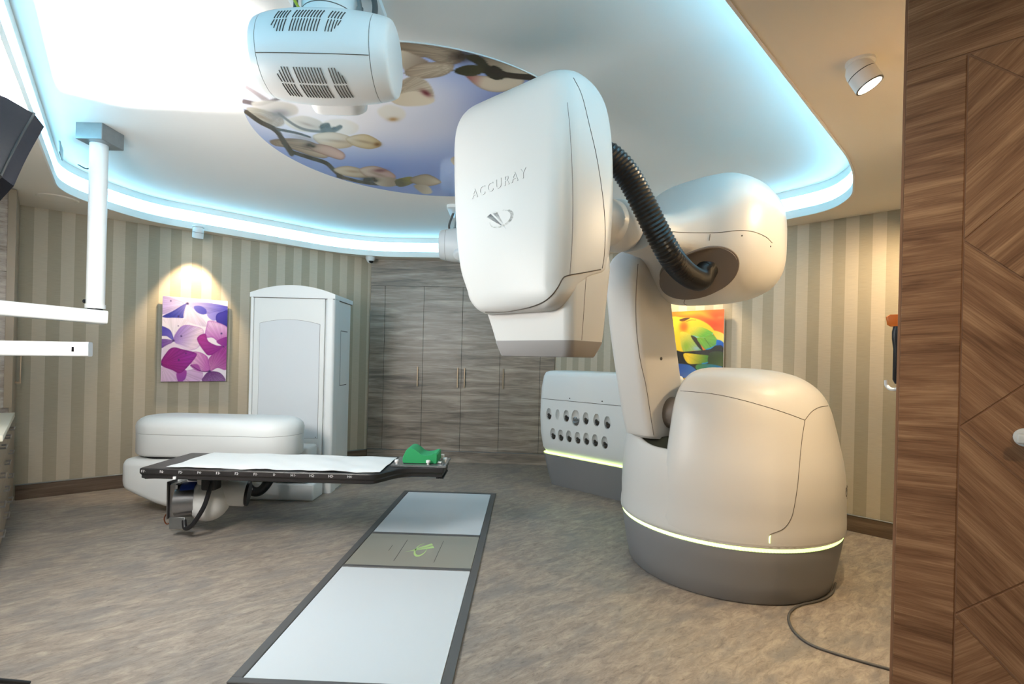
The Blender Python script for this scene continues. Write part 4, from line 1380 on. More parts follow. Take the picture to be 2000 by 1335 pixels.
fm = mk('foil_wrapped_motor', *join(cyl((WX - .20, WY - .06, .25), (WX - .06, WY - .03, .255), 0.125, 18), box(WX - .24, WY * 0 + WX - .18, WY - .12, WY + .02, .12, .40, .01, 1)), 'metal', cou, 25)
mk('foil_band', *cyl((WX - .17, WY - .054, .315), (WX - .075, WY - .033, .318), 0.082, 18), 'blue', fm, 40)
mk('foil_flap', *box(WX - .20, WX - .08, WY - .172, WY - .165, .07, .16, .003, 1), 'galv', fm, 40)
mk('foil_flap', *box(WX - .245, WX - .237, WY - .14, WY - .02, .13, .42, .003, 1), 'metal', fm, 40)
mk('blue_tag', *box(WX - .2475, WX - .2455, WY - .13, WY - .09, .22, .30), 'blue', fm)
mk('wire_loop', *tube([Vector(p) for p in cat([(WX - .235, WY - .1, .20), (WX - .27, WY - .12, .14), (WX - .25, WY - .12, .09), (WX - .215, WY - .1, .12), (WX - .225, WY - .1, .19)], 6)], .005, 6), 'copper', cou, 60)
mk('wrist_bracket', *box(WX - .17, WX - .02, WY - .02, WY + .08, .40, .475, .01, 1), 'galv', cou, 30)
mk('control_cable', *tube([Vector(p) for p in cat([(WX + .10, WY - .1, .49), (WX + .10, WY - .15, .40), (WX + .075, WY - .19, .25), (WX - .0, WY - .20, .12), (WX - .06, WY - .19, .085), (WX - .085, WY - .17, .14)], 8)], .0165, 10), 'dark', cou, 60)
mk('cable_clamp', *box(WX + .02, WX + .13, WY - .15, WY - .05, .36, .50, .015, 2), 'dark', cou, 40)
mk('power_cable', *tube([Vector(p) for p in cat([(-2.80, 4.55, .42), (-2.77, 4.5, .30), (-2.68, 4.48, .18), (-2.58, 4.48, .16), (-2.50, 4.5, .26), (-2.47, 4.55, .42)], 8)], .042, 12), 'dark', cou, 60)
mk('power_cable', *tube([Vector(p) for p in cat([(-2.45, 4.6, .45), (-2.425, 4.56, .30), (-2.35, 4.54, .185), (-2.26, 4.54, .175), (-2.185, 4.56, .28), (-2.16, 4.6, .45)], 8)], .042, 12), 'dark', cou, 60)
# table top
TZ = 0.585
outl = fillet([(-2.645, 3.565), (-0.955, 3.545), (-0.80, 3.80), (-0.50, 3.80), (-0.50, 4.14), (-0.78, 4.155), (-0.90, 4.20), (-2.645, 4.155)], [.02, .05, .12, .01, .01, .05, .05, .02], 5)


def inset(poly, d):
    n = len(poly); out = []
    for i in range(n):
        a = Vector(poly[i - 1]); b = Vector(poly[(i + 1) % n]); t = (b - a).normalized()
        out.append((poly[i][0] - t.y * d, poly[i][1] + t.x * d))
    return out


tt = mk('table_top', *loft([[(*p, z) for p in inset(outl, i)] for z, i in ((0.505, .035), (0.515, .012), (0.535, .012), (0.55, .0), (0.578, .0), (TZ, .006))]), 'black', cou, 35)
mk('head_end_stop', *box(-0.56, -0.503, 3.83, 4.1, .497, .507), 'dark', cou)
names = ['F7', 'F6', 'F5', 'F4', 'F3', 'F2', 'F1', '0', 'H1', 'H2', 'H3', 'H4']
for i, s in enumerate(names):
    x = -2.62 + i * 0.1345
    tg = text_geo(s + '\u00b7', 0.026, 0.0005)
    y = 3.565 - 0.02 * (x + 2.645) / 1.69
    mk('index_mark', [(x + v.x + .01, y - .0012 - v.z * .6, 0.564 + v.y) for v in tg[0]], tg[1], 'wtext', tt)
mk('side_clip', *box(-2.40, -2.38, 3.566, 3.575, .512, .53), 'wtext', tt)

# sheet on the table
sx0, sx1, sy0, sy1 = -2.47, -0.93, 3.60, 4.145
nx, ny = 90, 34
V, Fc = [], []
rnd = np.random.RandomState(3)
ph = rnd.rand(12) * 6.28
for j in range(ny):
    for i in range(nx):
        a, b = i / (nx - 1), j / (ny - 1)
        x = sx0 + (sx1 - sx0) * a + 0.12 * (b - 0.0) * (1 - a) * 0.15
        y = sy0 + (sy1 - sy0) * b - 0.016 * a + (0.006 * math.sin(a * 37 + ph[0]) + 0.004 * math.sin(a * 83)) * (1 - b)
        z = TZ + 0.004 + 0.0022 * (1 + math.sin(a * 21 + b * 4 + ph[1])) + 0.0015 * (1 + math.sin(a * 9 - b * 11 + ph[2])) + 0.0012 * (1 + math.sin(b * 17 + a * 33))
        V.append((x, y, z))
for j in range(ny - 1):
    for i in range(nx - 1):
        Fc.append((j * nx + i, j * nx + i + 1, (j + 1) * nx + i + 1, (j + 1) * nx + i))
n_ = len(V)
V += [(x, y, z - 0.002) for x, y, z in V]
Fc += [tuple(n_ + q for q in reversed(f)) for f in Fc]
bd = [i for i in range(nx)] + [j * nx + nx - 1 for j in range(1, ny)] + [(ny - 1) * nx + i for i in range(nx - 2, -1, -1)] + [j * nx for j in range(ny - 2, 0, -1)]
for a, b in zip(bd, bd[1:] + bd[:1]):
    Fc.append((a, b, b + n_, a + n_))
tag(mk('table_sheet', V, Fc, 'sheet', smooth=50), 'crinkled white paper sheet spread over the couch table', 'sheet')

# acrylic head plate and green cushion
hb = thing('acrylic_head_plate', 'clear acrylic plate with white studs at the narrow end of the couch', 'plate', (-0.70, 3.97, TZ))
mk('plate', *box(-0.205, 0.215, -0.165, 0.16, 0.001, 0.016, 0.002, 1), 'acrylic', hb, world=False)
for x, y in ((-0.165, -0.135), (0.075, -0.13), (0.15, 0.12), (0.19, -0.02)):
    mk('stud', *join(cyl((x, y, 0.0165), (x, y, 0.03), 0.009, 14), cyl((x, y, 0.03), (x, y, 0.05), 0.0165, 16, .003)), 'wtext', hb, 40, world=False)
mk('slide_block', *box(0.10, 0.17, -0.09, -0.05, 0.0165, 0.03, .003, 1), 'wtext', hb, 40, world=False)
gp = [(-0.155, 0.0), (0.10, 0.0), (0.108, 0.01), (0.108, 0.075), (0.098, 0.082), (0.085, 0.08)]
top = cat([(0.085, 0.08), (0.06, 0.068), (0.02, 0.062), (-0.02, 0.07), (-0.055, 0.098), (-0.095, 0.118), (-0.13, 0.108), (-0.152, 0.07), (-0.165, 0.03), (-0.163, 0.006)], 5)
gp = gp + [tuple(p) for p in top[1:]]
gx, gz = -0.70, TZ + 0.0172
gc = [sum(p[0] for p in gp) / len(gp), sum(p[1] for p in gp) / len(gp)]
cs = [[(gx + .035 + gc[0] + (p[0] - gc[0]) * s, y, gz + gc[1] + (p[1] - gc[1]) * s) for p in gp] for y, s in ((3.862, .955), (3.870, 1), (4.055, 1), (4.063, .955))]
zmin = min(v[2] for v in cs[0])
cush = mk('head_cushion', *loft([[(x, y, max(z, gz)) for x, y, z in s] for s in cs]), 'green', smooth=40)
tag(cush, 'wavy green foam head cushion on the acrylic plate', 'cushion')

# ================================================================== floor strip with the detector panels
FS = Vector((-0.71, 2.17, 0))
fang = math.atan2(0.09, 3.05)
fs = thing('floor_detector_strip', 'long pale panelled strip with grey frame set in the floor', 'floor panel', tuple(FS), -fang)
FL, FW = 3.06, 0.485
bw = 0.05


def fbox(x0, x1, y0, y1, z1=.012, bev=.003):
    return box(x0, x1, y0, y1, 0.0, z1, bev, 1)


mk('frame_bar', *fbox(-FW, -FW + bw, 0, FL), 'frame', fs, world=False)
mk('frame_bar', *fbox(FW - bw, FW, 0, FL), 'frame', fs, world=False)
mk('frame_bar', *fbox(-FW, FW, -0.035, 0.0), 'frame', fs, world=False)
mk('frame_bar', *fbox(-FW, FW, FL, FL + .045), 'frame', fs, world=False)
ya, yb = 1.19, 1.83
mk('frame_bar', *fbox(-FW + bw, FW - bw, ya - .018, ya + .02), 'frame', fs, world=False)
mk('frame_bar', *fbox(-FW + bw, FW - bw, yb - .018, yb + .018), 'frame', fs, world=False)
mk('glass_panel', *fbox(-FW + bw + .003, FW - bw - .003, 0.002, ya - .02, .009, .002), 'glass', fs, world=False)
mk('glass_panel', *fbox(-FW + bw + .003, FW - bw - .003, yb + .02, FL - .002, .009, .002), 'glass', fs, world=False)
mp_ = mk('centre_plate', *fbox(-FW + bw + .003, FW - bw - .003, ya + .022, yb - .02, .009, .002), 'midplate', fs, world=False)
for x, y0, y1 in ((-0.115, ya + .10, yb - .13), (0.165, ya + .10, yb - .13), (-0.20, ya + .28, yb - .25)):
    mk('slot', *box(x - .0015, x + .0015, y0, y1, .0088, .0096), 'dark', mp_, world=False)
for i, g in enumerate(em):
    kx, ky = (0.065, 0.115) if i == 0 else (0.105, 0.10)
    sg = slab(([Vector((v.y * kx, -v.x * ky, 0)) for v in g[0]], g[1]), .0012)
    mk('emblem_mark', [v + Vector((0.03, ya + .32, .0085)) for v in sg[0]], sg[1], 'lime', mp_, world=False)

# ================================================================== ceiling X-ray sources
def xray(name, label, loc, rotz, zt):
    """local frame: drum axis along X, -Y is the back side, +Y faces the treatment point"""
    t = thing(name, label, 'x-ray source', loc, rotz, 'ceiling x-ray sources')
    rp = [(0.0, 0.002, ), ]
    prof = cat([(-0.285, 0.128), (-0.283, 0.14), (-0.268, 0.152), (-0.20, 0.170), (-0.08, 0.181), (0.04, 0.182), (0.15, 0.174), (0.225, 0.163), (0.268, 0.152), (0.283, 0.142), (0.285, 0.132)], 5)

    def rad(x):
        return float(np.interp(x, [p[0] for p in prof], [p[1] for p in prof]))
    def body_secs(x0, x1, n, k=1.0):
        xs = [x0 + (x1 - x0) * i / n for i in range(n + 1)]
        return [[(x, rad(x) * k * math.cos(a), rad(x) * k * math.sin(a)) for a in [2 * PI * j / 48 for j in range(48)]] for x in xs]
    drum = mk('drum_cover', *loft(body_secs(-0.243, 0.213, 16)), 'white2', t, 40, world=False)
    mk('end_cap', *loft(body_secs(0.216, 0.285, 10)), 'white2', t, 40, world=False)
    mk('end_cap', *loft(body_secs(-0.285, -0.246, 8)), 'white2', t, 40, world=False)
    mk('drum_core', *loft(body_secs(-0.25, 0.22, 6, .975)), 'seam', t, 40, world=False)
    # side joint
    a = math.radians(180 + 31 - 6)
    mk('side_joint', *tube([(x, (rad(x) + .0002) * math.cos(a), (rad(x) + .0002) * math.sin(a)) for x in [-.243 + .456 * i / 20 for i in range(21)]], .0014, 6), 'seam', drum, 60, world=False)
    # louvre slots, four rows of three groups on the back and on the lower side
    gs = []
    xs = [(-0.165 + 0.0121 * i, 0) for i in range(5)] + [(-0.090 + 0.0121 * i, 1) for i in range(10)] + [(0.052 + 0.0121 * i, 2) for i in range(5)]
    for row, (c0, half) in enumerate(((-27, 7.5), (-8.5, 8.5), (50, 9.5), (72, 10.0))):
        for i, (x, g_) in enumerate(xs):
            hl = half
            sh = 0
            if row in (1, 2) and (i < 2 or i > 17):
                k_ = (2 - i) if i < 2 else (i - 17)
                hl = half - 2.2 * k_
                sh = 2.2 * k_ * (-1 if row == 1 else 1)
            if row in (0, 3):
                x = x + 0.008
            a0, a1 = c0 + sh - hl, c0 + sh + hl
            P = []
            for j in range(7):
                aa = math.radians(180 + a0 + (a1 - a0) * j / 6)
                xx = x + 0.010 * (j / 6 - .5) * (1 if row > 1 else -1)
                r_ = rad(xx) + .0002
                P.append((xx, r_ * math.cos(aa), r_ * math.sin(aa)))
            gs.append(tube(P, .0023, 5))
    sl = mk('louvre_slots', *join(*gs), 'text', t, 60, world=False)
    sl['kind'] = 'stuff'
    # window pod facing the treatment point
    Rp = Matrix.Rotation(math.radians(-43), 4, 'X')
    pod = loft([[(x, 0.10 + d, y) for x, y in rrect(-0.125 + i, 0.125 - i, -0.065 + i, 0.065 - i, 0.06, 6)] for d, i in ((0, 0), (0.085, 0), (0.11, .006), (0.118, .02))])
    pd = mk('window_pod', *xf(pod, Rp), 'white2', t, 45, world=False)
    mk('pod_window', *xf(box(-0.045, 0.045, 0.215, 0.2195, -0.016, 0.016, .004, 2), Rp), 'lens', pd, 40, world=False)
    # column and ceiling plate
    hz = zt - loc[2]
    mk('mount_column', *cyl((0, 0.0, 0.12), (0, 0, hz - .03), 0.118, 36), 'white2', t, 40, world=False)
    mk('column_joint', *cyl((0, 0, hz * .55), (0, 0, hz * .55 + .004), 0.1185, 36), 'seam', t, 40, world=False)
    mk('ceiling_plate', *loft([[(x, y, z) for x, y in rrect(-0.2 + i, 0.2 - i, -0.2 + i, 0.2 - i, 0.05, 6)] for z, i in ((hz - .035, .01), (hz - .03, 0), (hz, 0))]), 'white2', t, 40, world=False)
    mk('supply_cable', *tube([Vector(p) for p in cat([(0.19, -0.02, .15), (0.195, -.02, .22), (.17, -.02, .30), (.15, -.02, hz - .02)], 6)], .012, 10), 'cable', t, 60, world=False)
    mk('conduit', *join(cyl((0.135, -0.03, .16), (0.135, -.03, .20), .014, 12), cyl((0.135, -.03, .2), (.122, -.03, hz - .02), .009, 10)), 'galv', t, 40, world=False)
    mk('earth_wire', *tube([Vector(p) for p in cat([(-0.10, -.08, .155), (-.135, -.08, .22), (-.16, -.07, .30), (-.165, -.06, hz - .02)], 6)], .006, 8), 'gw', t, 60, world=False)
    mk('supply_cable', *tube([Vector(p) for p in cat([(-0.125, -.06, .15), (-.125, -.06, .22), (-.135, -.05, .3), (-.14, -.05, hz - .02)], 6)], .01, 8), 'cable', t, 60, world=False)
    return t


xray('xray_source', 'white barrel-shaped x-ray source hanging in front of the ceiling picture', (-0.815, 2.15, 2.70), 0.0, Z_CEIL)
xray('xray_source', 'small far white x-ray source hanging half behind the treatment head', (-0.51, 5.32, 2.62), PI, Z_CEIL)

# ================================================================== built-in closet on the far wall
ca = math.atan2(pC[1] - pB[1], pC[0] - pB[0])
clo = thing('built_in_closet', 'grey-brown wood-grain closet with four doors on the far wall', 'closet', (pB[0], pB[1], 0), ca)
LX = math.hypot(pC[0] - pB[0], pC[1] - pB[1])
dx = [0.205, 0.742, 1.275, 1.80, 2.345]
mk('carcass', *box(0.004, LX - .004, -0.006, -0.001, 0.0, Z_SOF - .005), 'dark', clo, world=False)
mk('side_filler', *box(0.004, dx[0] - .002, -0.026, -0.006, 0.155, 2.384, .001, 1), 'closet', clo, world=False)
mk('side_filler', *box(dx[4] + .002, LX - .004, -0.026, -0.006, 0.155, 2.384, .001, 1), 'closet', clo, world=False)
mk('header_panel', *box(0.004, LX - .004, -0.026, -0.006, 2.388, Z_SOF - .003, .001, 1), 'closet', clo, world=False)
mk('plinth', *box(0.004, LX - .004, -0.034, -0.006, 0.0, 0.145, .002, 1), 'closet', clo, world=False)
mk('plinth_strip', *box(0.004, LX - .004, -0.038, -0.006, 0.146, 0.153, .001, 1), 'metal', clo, world=False)
for i in range(4):
    d = mk('door', *box(dx[i] + .002, dx[i + 1] - .002, -0.026, -0.006, 0.155, 2.384, .001, 1), 'closet', clo, world=False)
    hx = dx[i + 1] - .045 if i in (0, 1) else dx[i] + .05
    if i == 0:
        hx = dx[1] - .06
    mk('handle', *join(box(hx - .008, hx + .008, -0.058, -0.048, 1.02, 1.29, .002, 1), box(hx - .006, hx + .006, -0.05, -0.026, 1.05, 1.062), box(hx - .006, hx + .006, -0.05, -0.026, 1.248, 1.26)), 'bronze', d, 30, world=False)
tag(mk('dome_camera', *join(xf(lathe([(0.062, 0), (0.062, -.03), (0.055, -.045)], 24), Matrix.Translation((-1.93, 6.70, Z_SOF))), xf(lathe([(0.05 * math.cos(a), -.045 - .045 * math.sin(a)) for a in [i * PI / 16 for i in range(8)]], 24), Matrix.Translation((-1.93, 6.70, Z_SOF)))), 'white2', smooth=40), 'small white dome camera under the soffit at the closet corner', 'camera')
cam_dome = bpy.data.objects['dome_camera']
mk('dark_lens', *xf(lathe([(0.032 * math.cos(a), -.008 - .03 * math.sin(a)) for a in [i * PI / 16 for i in range(8)]], 20), Matrix.Translation((-1.91, 6.672, Z_SOF - .055))), 'lens', cam_dome, 40)

# ================================================================== fitted cupboards at the left edge
fa = math.atan2(-1.45, 1.345)           # along the fronts, towards the camera
A0 = Vector((-4.60, 4.64, 0))
U = Vector((math.cos(fa), math.sin(fa), 0))     # along
Nn = Vector((-U.y, U.x, 0))                      # out into the room


def cab(name, label, s, ln, cat_='cupboard'):
    t = thing(name, label, cat_, tuple(A0 + U * s - Nn * 0.0), fa)
    return t


tall = cab('tall_cupboard', 'tall fitted cupboard with beige front and grey side in the left corner', 0.0, 0.62)
mk('carcass', *box(0.0, 0.60, -0.60, -0.022, 0.0, 2.74), 'sidewood', tall, world=False)
mk('side_panel', *box(0.60, 0.62, -0.60, -0.022, 0.92, 2.05, .001, 1), 'sidewood', tall, world=False)
mk('side_panel', *box(0.60, 0.62, -0.60, -0.022, 2.055, 2.74, .001, 1), 'sidewood', tall, world=False)
d = mk('door', *box(0.0, 0.622, -0.02, 0.0, 0.10, 2.32, .001, 1), 'beige', tall, world=False)
mk('door', *box(0.0, 0.622, -0.02, 0.0, 2.325, 2.74, .001, 1), 'beige', tall, world=False)
mk('edge_strip', *box(0.622, 0.628, -0.05, 0.0, 0.92, 2.74, .001, 1), 'beige', tall, world=False)
mk('handle', *join(box(.20, .215, .03, .04, 1.10, 1.40, .002, 1), box(.20, .215, 0, .03, 1.10, 1.115), box(.20, .215, 0, .03, 1.385, 1.40)), 'bronze', d, 30, world=False)
mk('kick_board', *box(0.0, 0.62, -0.05, -0.03, 0.0, 0.098), 'beige', tall, world=False)
low = cab('drawer_unit', 'beige drawer unit with bow handles under the cream worktop', 0.63, 1.5)
mk('carcass', *box(0.0, 1.5, -0.60, -0.022, 0.06, 0.84), 'beige', low, world=False)
mk('kick_board', *box(0.0, 1.5, -0.05, -0.03, 0.0, 0.06), 'galv', low, world=False)
for c_ in range(3):
    for r_, (z0, z1) in enumerate(((0.08, 0.27), (0.275, 0.46), (0.465, 0.65), (0.655, 0.835))):
        x0, x1 = 0.002 + c_ * .5, 0.498 + c_ * .5
        dr = mk('drawer', *box(x0, x1, -0.02, 0.0, z0, z1, .001, 1), 'beige', low, world=False)
        xm, zm = (x0 + x1) / 2, (z0 + z1) / 2 + .03
        mk('handle', *join(box(xm - .08, xm + .08, .022, .03, zm - .006, zm + .006, .002, 1), box(xm - .08, xm - .07, 0, .022, zm - .006, zm + .006), box(xm + .07, xm + .08, 0, .022, zm - .006, zm + .006)), 'metal', dr, 30, world=False)
o = tag(mk('worktop', *box(0.0, 1.5, -0.60, 0.02, 0.842, 0.88, .004, 2), 'counter', smooth=40), 'cream worktop slab over the drawer unit at the left edge', 'worktop')
o.location = A0 + U * .632; o.rotation_euler = (0, 0, fa)

# ================================================================== ceiling monitor arm
PX, PY = -2.985, 3.57
boom = thing('ceiling_boom_arm', 'white jointed boom arm on a ceiling post at the left', 'boom arm', (PX, PY, Z_CEIL))
mk('ceiling_box', *xf(box(-0.085, 0.10, -0.10, 0.10, -0.115, 0.0, .003, 1), Matrix.Identity(4)), 'galv', boom, 30, world=False)
mk('post', *cyl((0, 0, -1.26), (0, 0, -0.115), 0.054, 32), 'white2', boom, 40, world=False)
mk('post_collar', *cyl((0, 0, -1.285), (0, 0, -1.255), 0.059, 32), 'white2', boom, 40, world=False)
mk('post_seal', *cyl((0, 0, -1.295), (0, 0, -1.284), 0.045, 24), 'dark', boom, 40, world=False)
e1 = Vector((-0.34, -0.68, -1.325))
e0 = Vector((0.02, 0.0, -1.345))
dd = (e1 - e0).normalized()


def bar(a, b, hw, hh, ext=0.0):
    a, b = Vector(a), Vector(b)
    d = (b - a).normalized()
    s = Vector((-d.y, d.x, 0)).normalized()
    u = d.cross(s) * (1 if d.cross(s).z > 0 else -1)
    sec = rrect(-hw, hw, -hh, hh, min(hw, hh) * .35, 4)
    return loft([[tuple(p + s * x + u * y) for x, y in sec] for p in (a, b)])


mk('upper_arm', *bar(e0 + Vector((.035, .02, 0)), e1, 0.045, 0.047), 'white2', boom, 40, world=False)
mk('elbow_cap', *cyl((0.0, 0, -1.395), (0.0, 0, -1.295), 0.056, 28, .006), 'white2', boom, 40, world=False)
mk('elbow_post', *cyl((e1.x, e1.y, -1.62), (e1.x, e1.y, -1.30), 0.04, 24), 'dark', boom, 40, world=False)
la0, la1 = Vector((e1.x - .02, e1.y, -1.585)), Vector((0.285, -0.37, -1.575))
la = mk('lower_arm', *bar(la0, la1, 0.045, 0.046), 'white2', boom, 40, world=False)
md = (la1 - la0).normalized(); mn = Vector((md.y, -md.x, 0))
pc = la1 - md * .075 + mn * .0455
mk('cable_slot', *xf(box(-.018, .018, -.002, .002, -.026, .022, .0015, 2), basis(tuple(pc), md, -mn, (0, 0, 1))), 'white2', la, 40, world=False)
mk('slot_opening', *xf(box(-.006, .006, -.0035, .0035, -.016, .014), basis(tuple(pc), md, -mn, (0, 0, 1))), 'lens', la, world=False)
for z in (-1.235, -1.345):
    mk('knob', *cyl((-.065 if z > -1.3 else .055, -.02, z), (-.05 if z > -1.3 else .068, -.02, z), .014, 12), 'dark', boom, 40, world=False)
bp = Vector((-3.70, 4.05, 2.93))
mk('signal_wire', *tube([Vector(p) for p in cat([(-.05, .04, -.17), (-.12, .10, -.22), (-.22, .16, -.23), (-.34, .22, -.18)], 8)], .005, 6), 'dark', boom, 60, world=False)
tag(mk('junction_plate', *xf(box(-.11, .11, -.006, .006, -.04, .04, .002, 1), Matrix.Translation((-3.395, 3.72, 2.895)) @ Matrix.Rotation(math.radians(-52), 4, 'Z')), 'galv', smooth=30), 'small metal plate on the cove fascia where the boom wire ends', 'plate')

# ================================================================== round flush fitting in the soffit
sp = thing('ceiling_speaker', 'round white flush fitting in the soffit at upper left', 'speaker', (-4.05, 4.42, Z_SOF))
mk('ring', *lathe([(0.10, -0.001), (0.125, -0.012), (0.14, -0.008), (0.145, 0.0)], 40, cap=False), 'soffit', sp, 40, world=False)
mk('grille', *lathe([(0.112, -0.006), (0.05, -0.008), (0.005, -0.008)], 40), 'soffit', sp, 40, world=False)

# ================================================================== soffit spot lamps
def spot_lamp(label, base, target, energy, cone=70, blend=0.6, r=0.054, group='round soffit spot lamps', soft=0.035):
    t = thing('spot_lamp', label, 'lamp', base, 0.0, group)
    b = Vector(base)
    mk('ceiling_rose', *xf(lathe([(0.052, -0.012), (0.056, -0.010), (0.056, 0.0)], 32), Matrix.Translation(b)), 'white2', t, 40)
    piv = b + Vector((0, 0, -0.045))
    d = (Vector(target) - piv).normalized()
    m4 = d.to_track_quat('Z', 'Y').to_matrix().to_4x4()
    m4.translation = piv
    mk('swivel_body', *xf(lathe([(0.02, -0.05), (0.038, -0.042), (0.05, -0.022), (r, 0.0), (r, 0.012)], 36), m4), 'white2', t, 40)
    mk('body_joint', *xf(lathe([(r - .002, 0.012), (r - .002, 0.016)], 36), m4), 'dark', t, 40)
    hd = mk('lamp_head', *xf(lathe([(r - .01, .0155), (r, 0.016), (r, 0.075), (r - .003, 0.078), (r - .007, 0.078), (r - .008, 0.062), (r - .008, .02)], 36, cap=False), m4), 'white2', t, 40)
    mk('bezel', *xf(lathe([(r - .0075, 0.079), (r - .0005, 0.0785), (r - .0005, 0.074)], 36, cap=False), m4), 'tungsten', hd, 40)
    mk('lamp_glass', *xf(lathe([(r - .009, 0.066), (r - .009, 0.068), (0.001, 0.070)], 36), m4), 'bulb', t, 40)
    ld = bpy.data.lights.new('lamp_light', 'SPOT')
    ld.energy = energy; ld.color = (1.0, 0.74, 0.44); ld.spot_size = math.radians(cone); ld.spot_blend = blend; ld.shadow_soft_size = soft
    lo = bpy.data.objects.new('lamp_light', ld); C.objects.link(lo)
    aim(lo, piv + d * 0.09, target)
    lo.parent = t
    lo.matrix_parent_inverse = t.matrix_world.inverted()
    return t


spot_lamp('small white spot lamp lighting the flower picture', (-3.36, 5.30, Z_SOF), tuple(wall_pt(pA, pB, 1.98, 1.75, 0)), 60, 66, 0.5, 0.052)
spot_lamp('white spot lamp with bright round face on the soffit near the partition', (1.475, 2.16, Z_SOF), (2.02, 1.83, 1.45), 120, 125, 0.9)
spot_lamp('white spot lamp hidden behind the robot elbow lighting the feather picture', (1.62, 5.36, Z_SOF), tuple(wall_pt(pC, pD, 2.0, 1.75, 0)), 60, 66, 0.5, 0.052)

spot_lamp('unseen fill lamp added on the soffit above the doorway', (0.35, 0.45, Z_SOF), (-0.3, 2.2, 1.5), 24, 125, 0.9)  # added out of view to brighten the near x-ray drum
spot_lamp('unseen fill lamp added on the soffit behind the walnut partition', (2.45, 2.80, Z_SOF), (0.8, 2.75, 1.3), 40, 105, 0.9)  # added out of sight as warm fill on the robot's right side
spot_lamp('unseen fill lamp added behind the partition to wash the striped right wall', (3.02, 3.42, Z_SOF), (2.75, 4.55, 1.0), 55, 130, 1.0)  # added out of sight to lighten the right wall
spot_lamp('unseen fill lamp added on the soffit beside the walnut partition', (0.75, -0.2, Z_SOF), (1.75, 1.0, 1.1), 27, 100, 0.9)  # added out of view to lighten the partition face

# ================================================================== softbox and strobe of the photographer
sb = thing('softbox', 'dark navy fabric softbox reaching in from the left edge', 'softbox', (-2.36, 1.98, 0))
sd = (SOFT_Q - SOFT_P).normalized()
s1, s2 = frame_of(sd)


def octa(r, d, tw=0.0):
    return [tuple(SOFT_P + sd * d + s1 * (r * math.cos(a + tw)) + s2 * (r * math.sin(a + tw))) for a in [2 * PI * j / 8 for j in range(8)]]


def octa_fine(r, d, sag, n=6):
    P = [Vector(p) for p in octa(r, d)]
    out = []
    for i in range(8):
        a, b = P[i], P[(i + 1) % 8]
        for j in range(n):
            t = j / n
            q = a + (b - a) * t
            c = SOFT_P + sd * d
            out.append(tuple(q + (c - q).normalized() * sag * math.sin(PI * t)))
    return out


mk('fabric_cone', *loft([octa_fine(.46, .0, .012), octa_fine(.452, -.08, .016), octa_fine(.42, -.17, .018), octa_fine(.35, -.27, .016), octa_fine(.25, -.36, .012), octa_fine(.12, -.44, .004)], cap=False), 'navy', sb, 35)
mk('piping', *tube([Vector(p) for p in octa_fine(.462, .0, .012)] + [Vector(octa_fine(.462, .0, .012)[0])], .004, 6), 'cable', sb, 60)
mk('front_lip', *loft([octa_fine(.46, .002, .012), octa_fine(.44, .045, .014), octa_fine(.436, .045, .014), octa_fine(.452, .002, .012)], cap=False), 'navy', sb, 35)
mk('diffuser', *loft([octa(.44, -.02), octa(.44, -.015)]), 'diffuser', sb)
fl = SOFT_P - sd * .44
mk('strobe_body', *cyl(fl + sd * .03, fl - sd * .22, .075, 24, .01), 'dark', sb, 40)
top = fl - sd * .1
ftx = Vector((top.x, top.y, 0))
mk('stand_pole', *cyl((ftx.x, ftx.y, .16), (top.x, top.y, top.z - .05), .014, 12), 'dark', sb, 40)
tgt = [at_z(57, 1334, 0.012), Vector((ftx.x - .42, ftx.y - .3, .012)), Vector((ftx.x + .1, ftx.y - .5, .012))]
for q in tgt:
    mk('stand_leg', *tube([Vector((ftx.x, ftx.y, .55)), Vector((ftx.x, ftx.y, .50)) * .6 + q * .4, q], .010, 10), 'dark', sb, 40)

# bounce strobe: octagonal reflector pointing up at the ceiling, on its own stand
bs = thing('bounce_strobe', 'black strobe with octagonal reflector aimed at the ceiling', 'strobe', (STROBE_P.x, STROBE_P.y, 0))
bd_ = (STROBE_Q - STROBE_P).normalized()
b1 = Vector((0.866, 0.5, 0)); b1 = (b1 - bd_ * b1.dot(bd_)).normalized()
b2 = bd_.cross(b1)


def oct_s(r, d):
    return [tuple(STROBE_P + bd_ * d + b1 * (r / math.cos(PI / 8) * math.cos(a)) + b2 * (r / math.cos(PI / 8) * math.sin(a))) for a in [PI / 8 + PI / 4 * j for j in range(8)]]


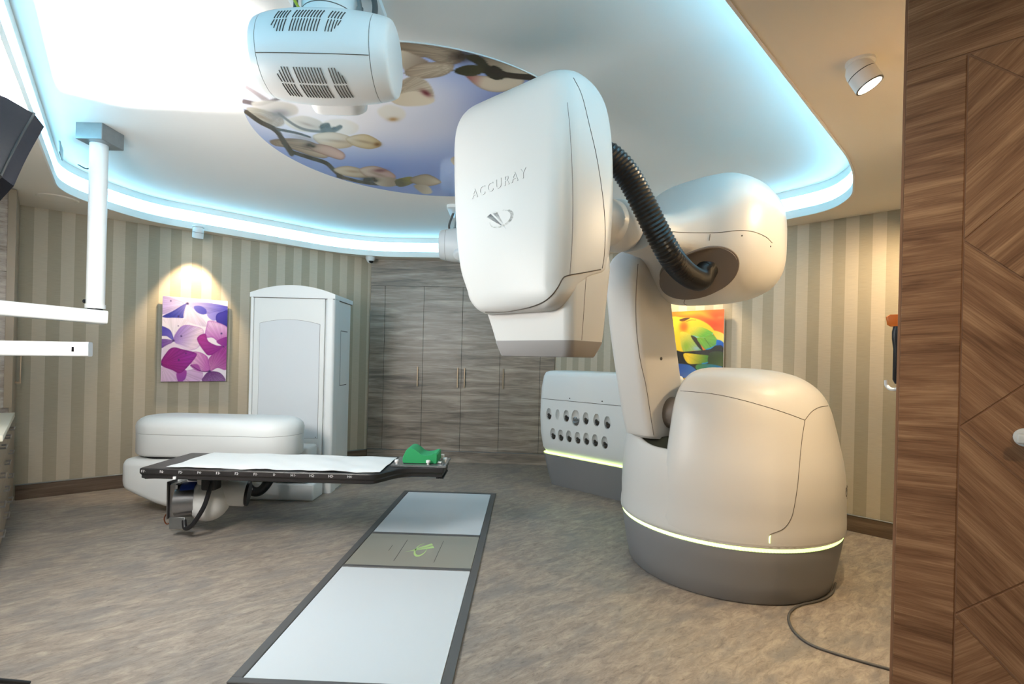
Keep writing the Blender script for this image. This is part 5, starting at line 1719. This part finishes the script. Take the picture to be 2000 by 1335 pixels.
mk('reflector', *loft([oct_s(.06, -.06), oct_s(.152, .28), oct_s(.16, .28), oct_s(.07, -.07)], cap=False), 'dark', bs, 20)
mk('strobe_body', *cyl(STROBE_P - bd_ * .04, STROBE_P - bd_ * .30, .07, 24, .01), 'dark', bs, 40)
lowp = STROBE_P - bd_ * .15
mk('stand_pole', *cyl((lowp.x, lowp.y, .14), (lowp.x, lowp.y, lowp.z), .013, 12), 'dark', bs, 40)
for a in (0.3, 1.9, 5.4):
    mk('stand_leg', *tube([Vector((lowp.x, lowp.y, .5)), Vector((lowp.x + .25 * math.cos(a), lowp.y + .25 * math.sin(a), .011))], .010, 10), 'dark', bs, 40)

# ================================================================== small things at the partition
hd_ = thing('handheld_device', 'orange and black handset hanging behind the walnut partition edge', 'handset', (0, 0, 0))
bx_ = Matrix.Translation((P0[0], P0[1], 0)) @ Matrix.Rotation(-PI / 4, 4, 'Z')
hd_.matrix_world = bx_ @ Matrix.Translation((0.0, 0.121, 1.445))
hd_.location = hd_.matrix_world.translation
hd_.rotation_euler = (0, 0, -PI / 4)
zt_ = 1.43
mk('wall_plate', *box(0.0, 0.07, 0.0, 0.012, -0.06, 0.14, .003, 1), 'white2', hd_, 40, world=False)
mk('handset_body', *loft([[(x, y, z) for x, y in rrect(-0.034 + i, 0.03 - i, 0.03 - w_, 0.03 + w_, .012, 4)] for z, w_, i in ((-0.07, .012, .006), (-0.055, .018, 0), (0.05, .018, 0), (0.085, .022, -.004), (0.11, .022, -.004), (0.135, .016, 0.0))]), 'dark', hd_, 40, world=False)
mk('orange_nose', *loft([[(x, y, z) for x, y in rrect(-0.056 + i, 0.035, 0.012, 0.055, .008, 3)] for z, i in ((0.128, .012), (0.134, .004), (0.16, 0.0), (0.168, .01))]), 'orange', hd_, 40, world=False)
mk('hook', *tube([Vector(p) for p in cat([(0.02, .012, -.07), (-0.03, .03, -.09), (-0.052, .05, -.08), (-0.056, .055, -.06)], 6)], .006, 8), 'wtext', hd_, 50, world=False)
kn = thing('door_handle', 'white pull handle on the walnut partition at the right edge', 'handle', (0, 0, 0))
kn.matrix_world = bx_ @ Matrix.Translation((0.288, -0.005, 1.245))
kn.location = kn.matrix_world.translation
kn.rotation_euler = (0, 0, -PI / 4)
mk('rose', *cyl((0, 0, 0), (0, -0.012, 0), .026, 24, .003), 'white2', kn, 40, world=False)
mk('lever', *join(cyl((0, -0.010, 0), (0, -0.05, 0), .011, 16), box(-0.018, 0.11, -0.062, -0.044, -0.014, 0.014, .006, 3)), 'white2', kn, 40, world=False)
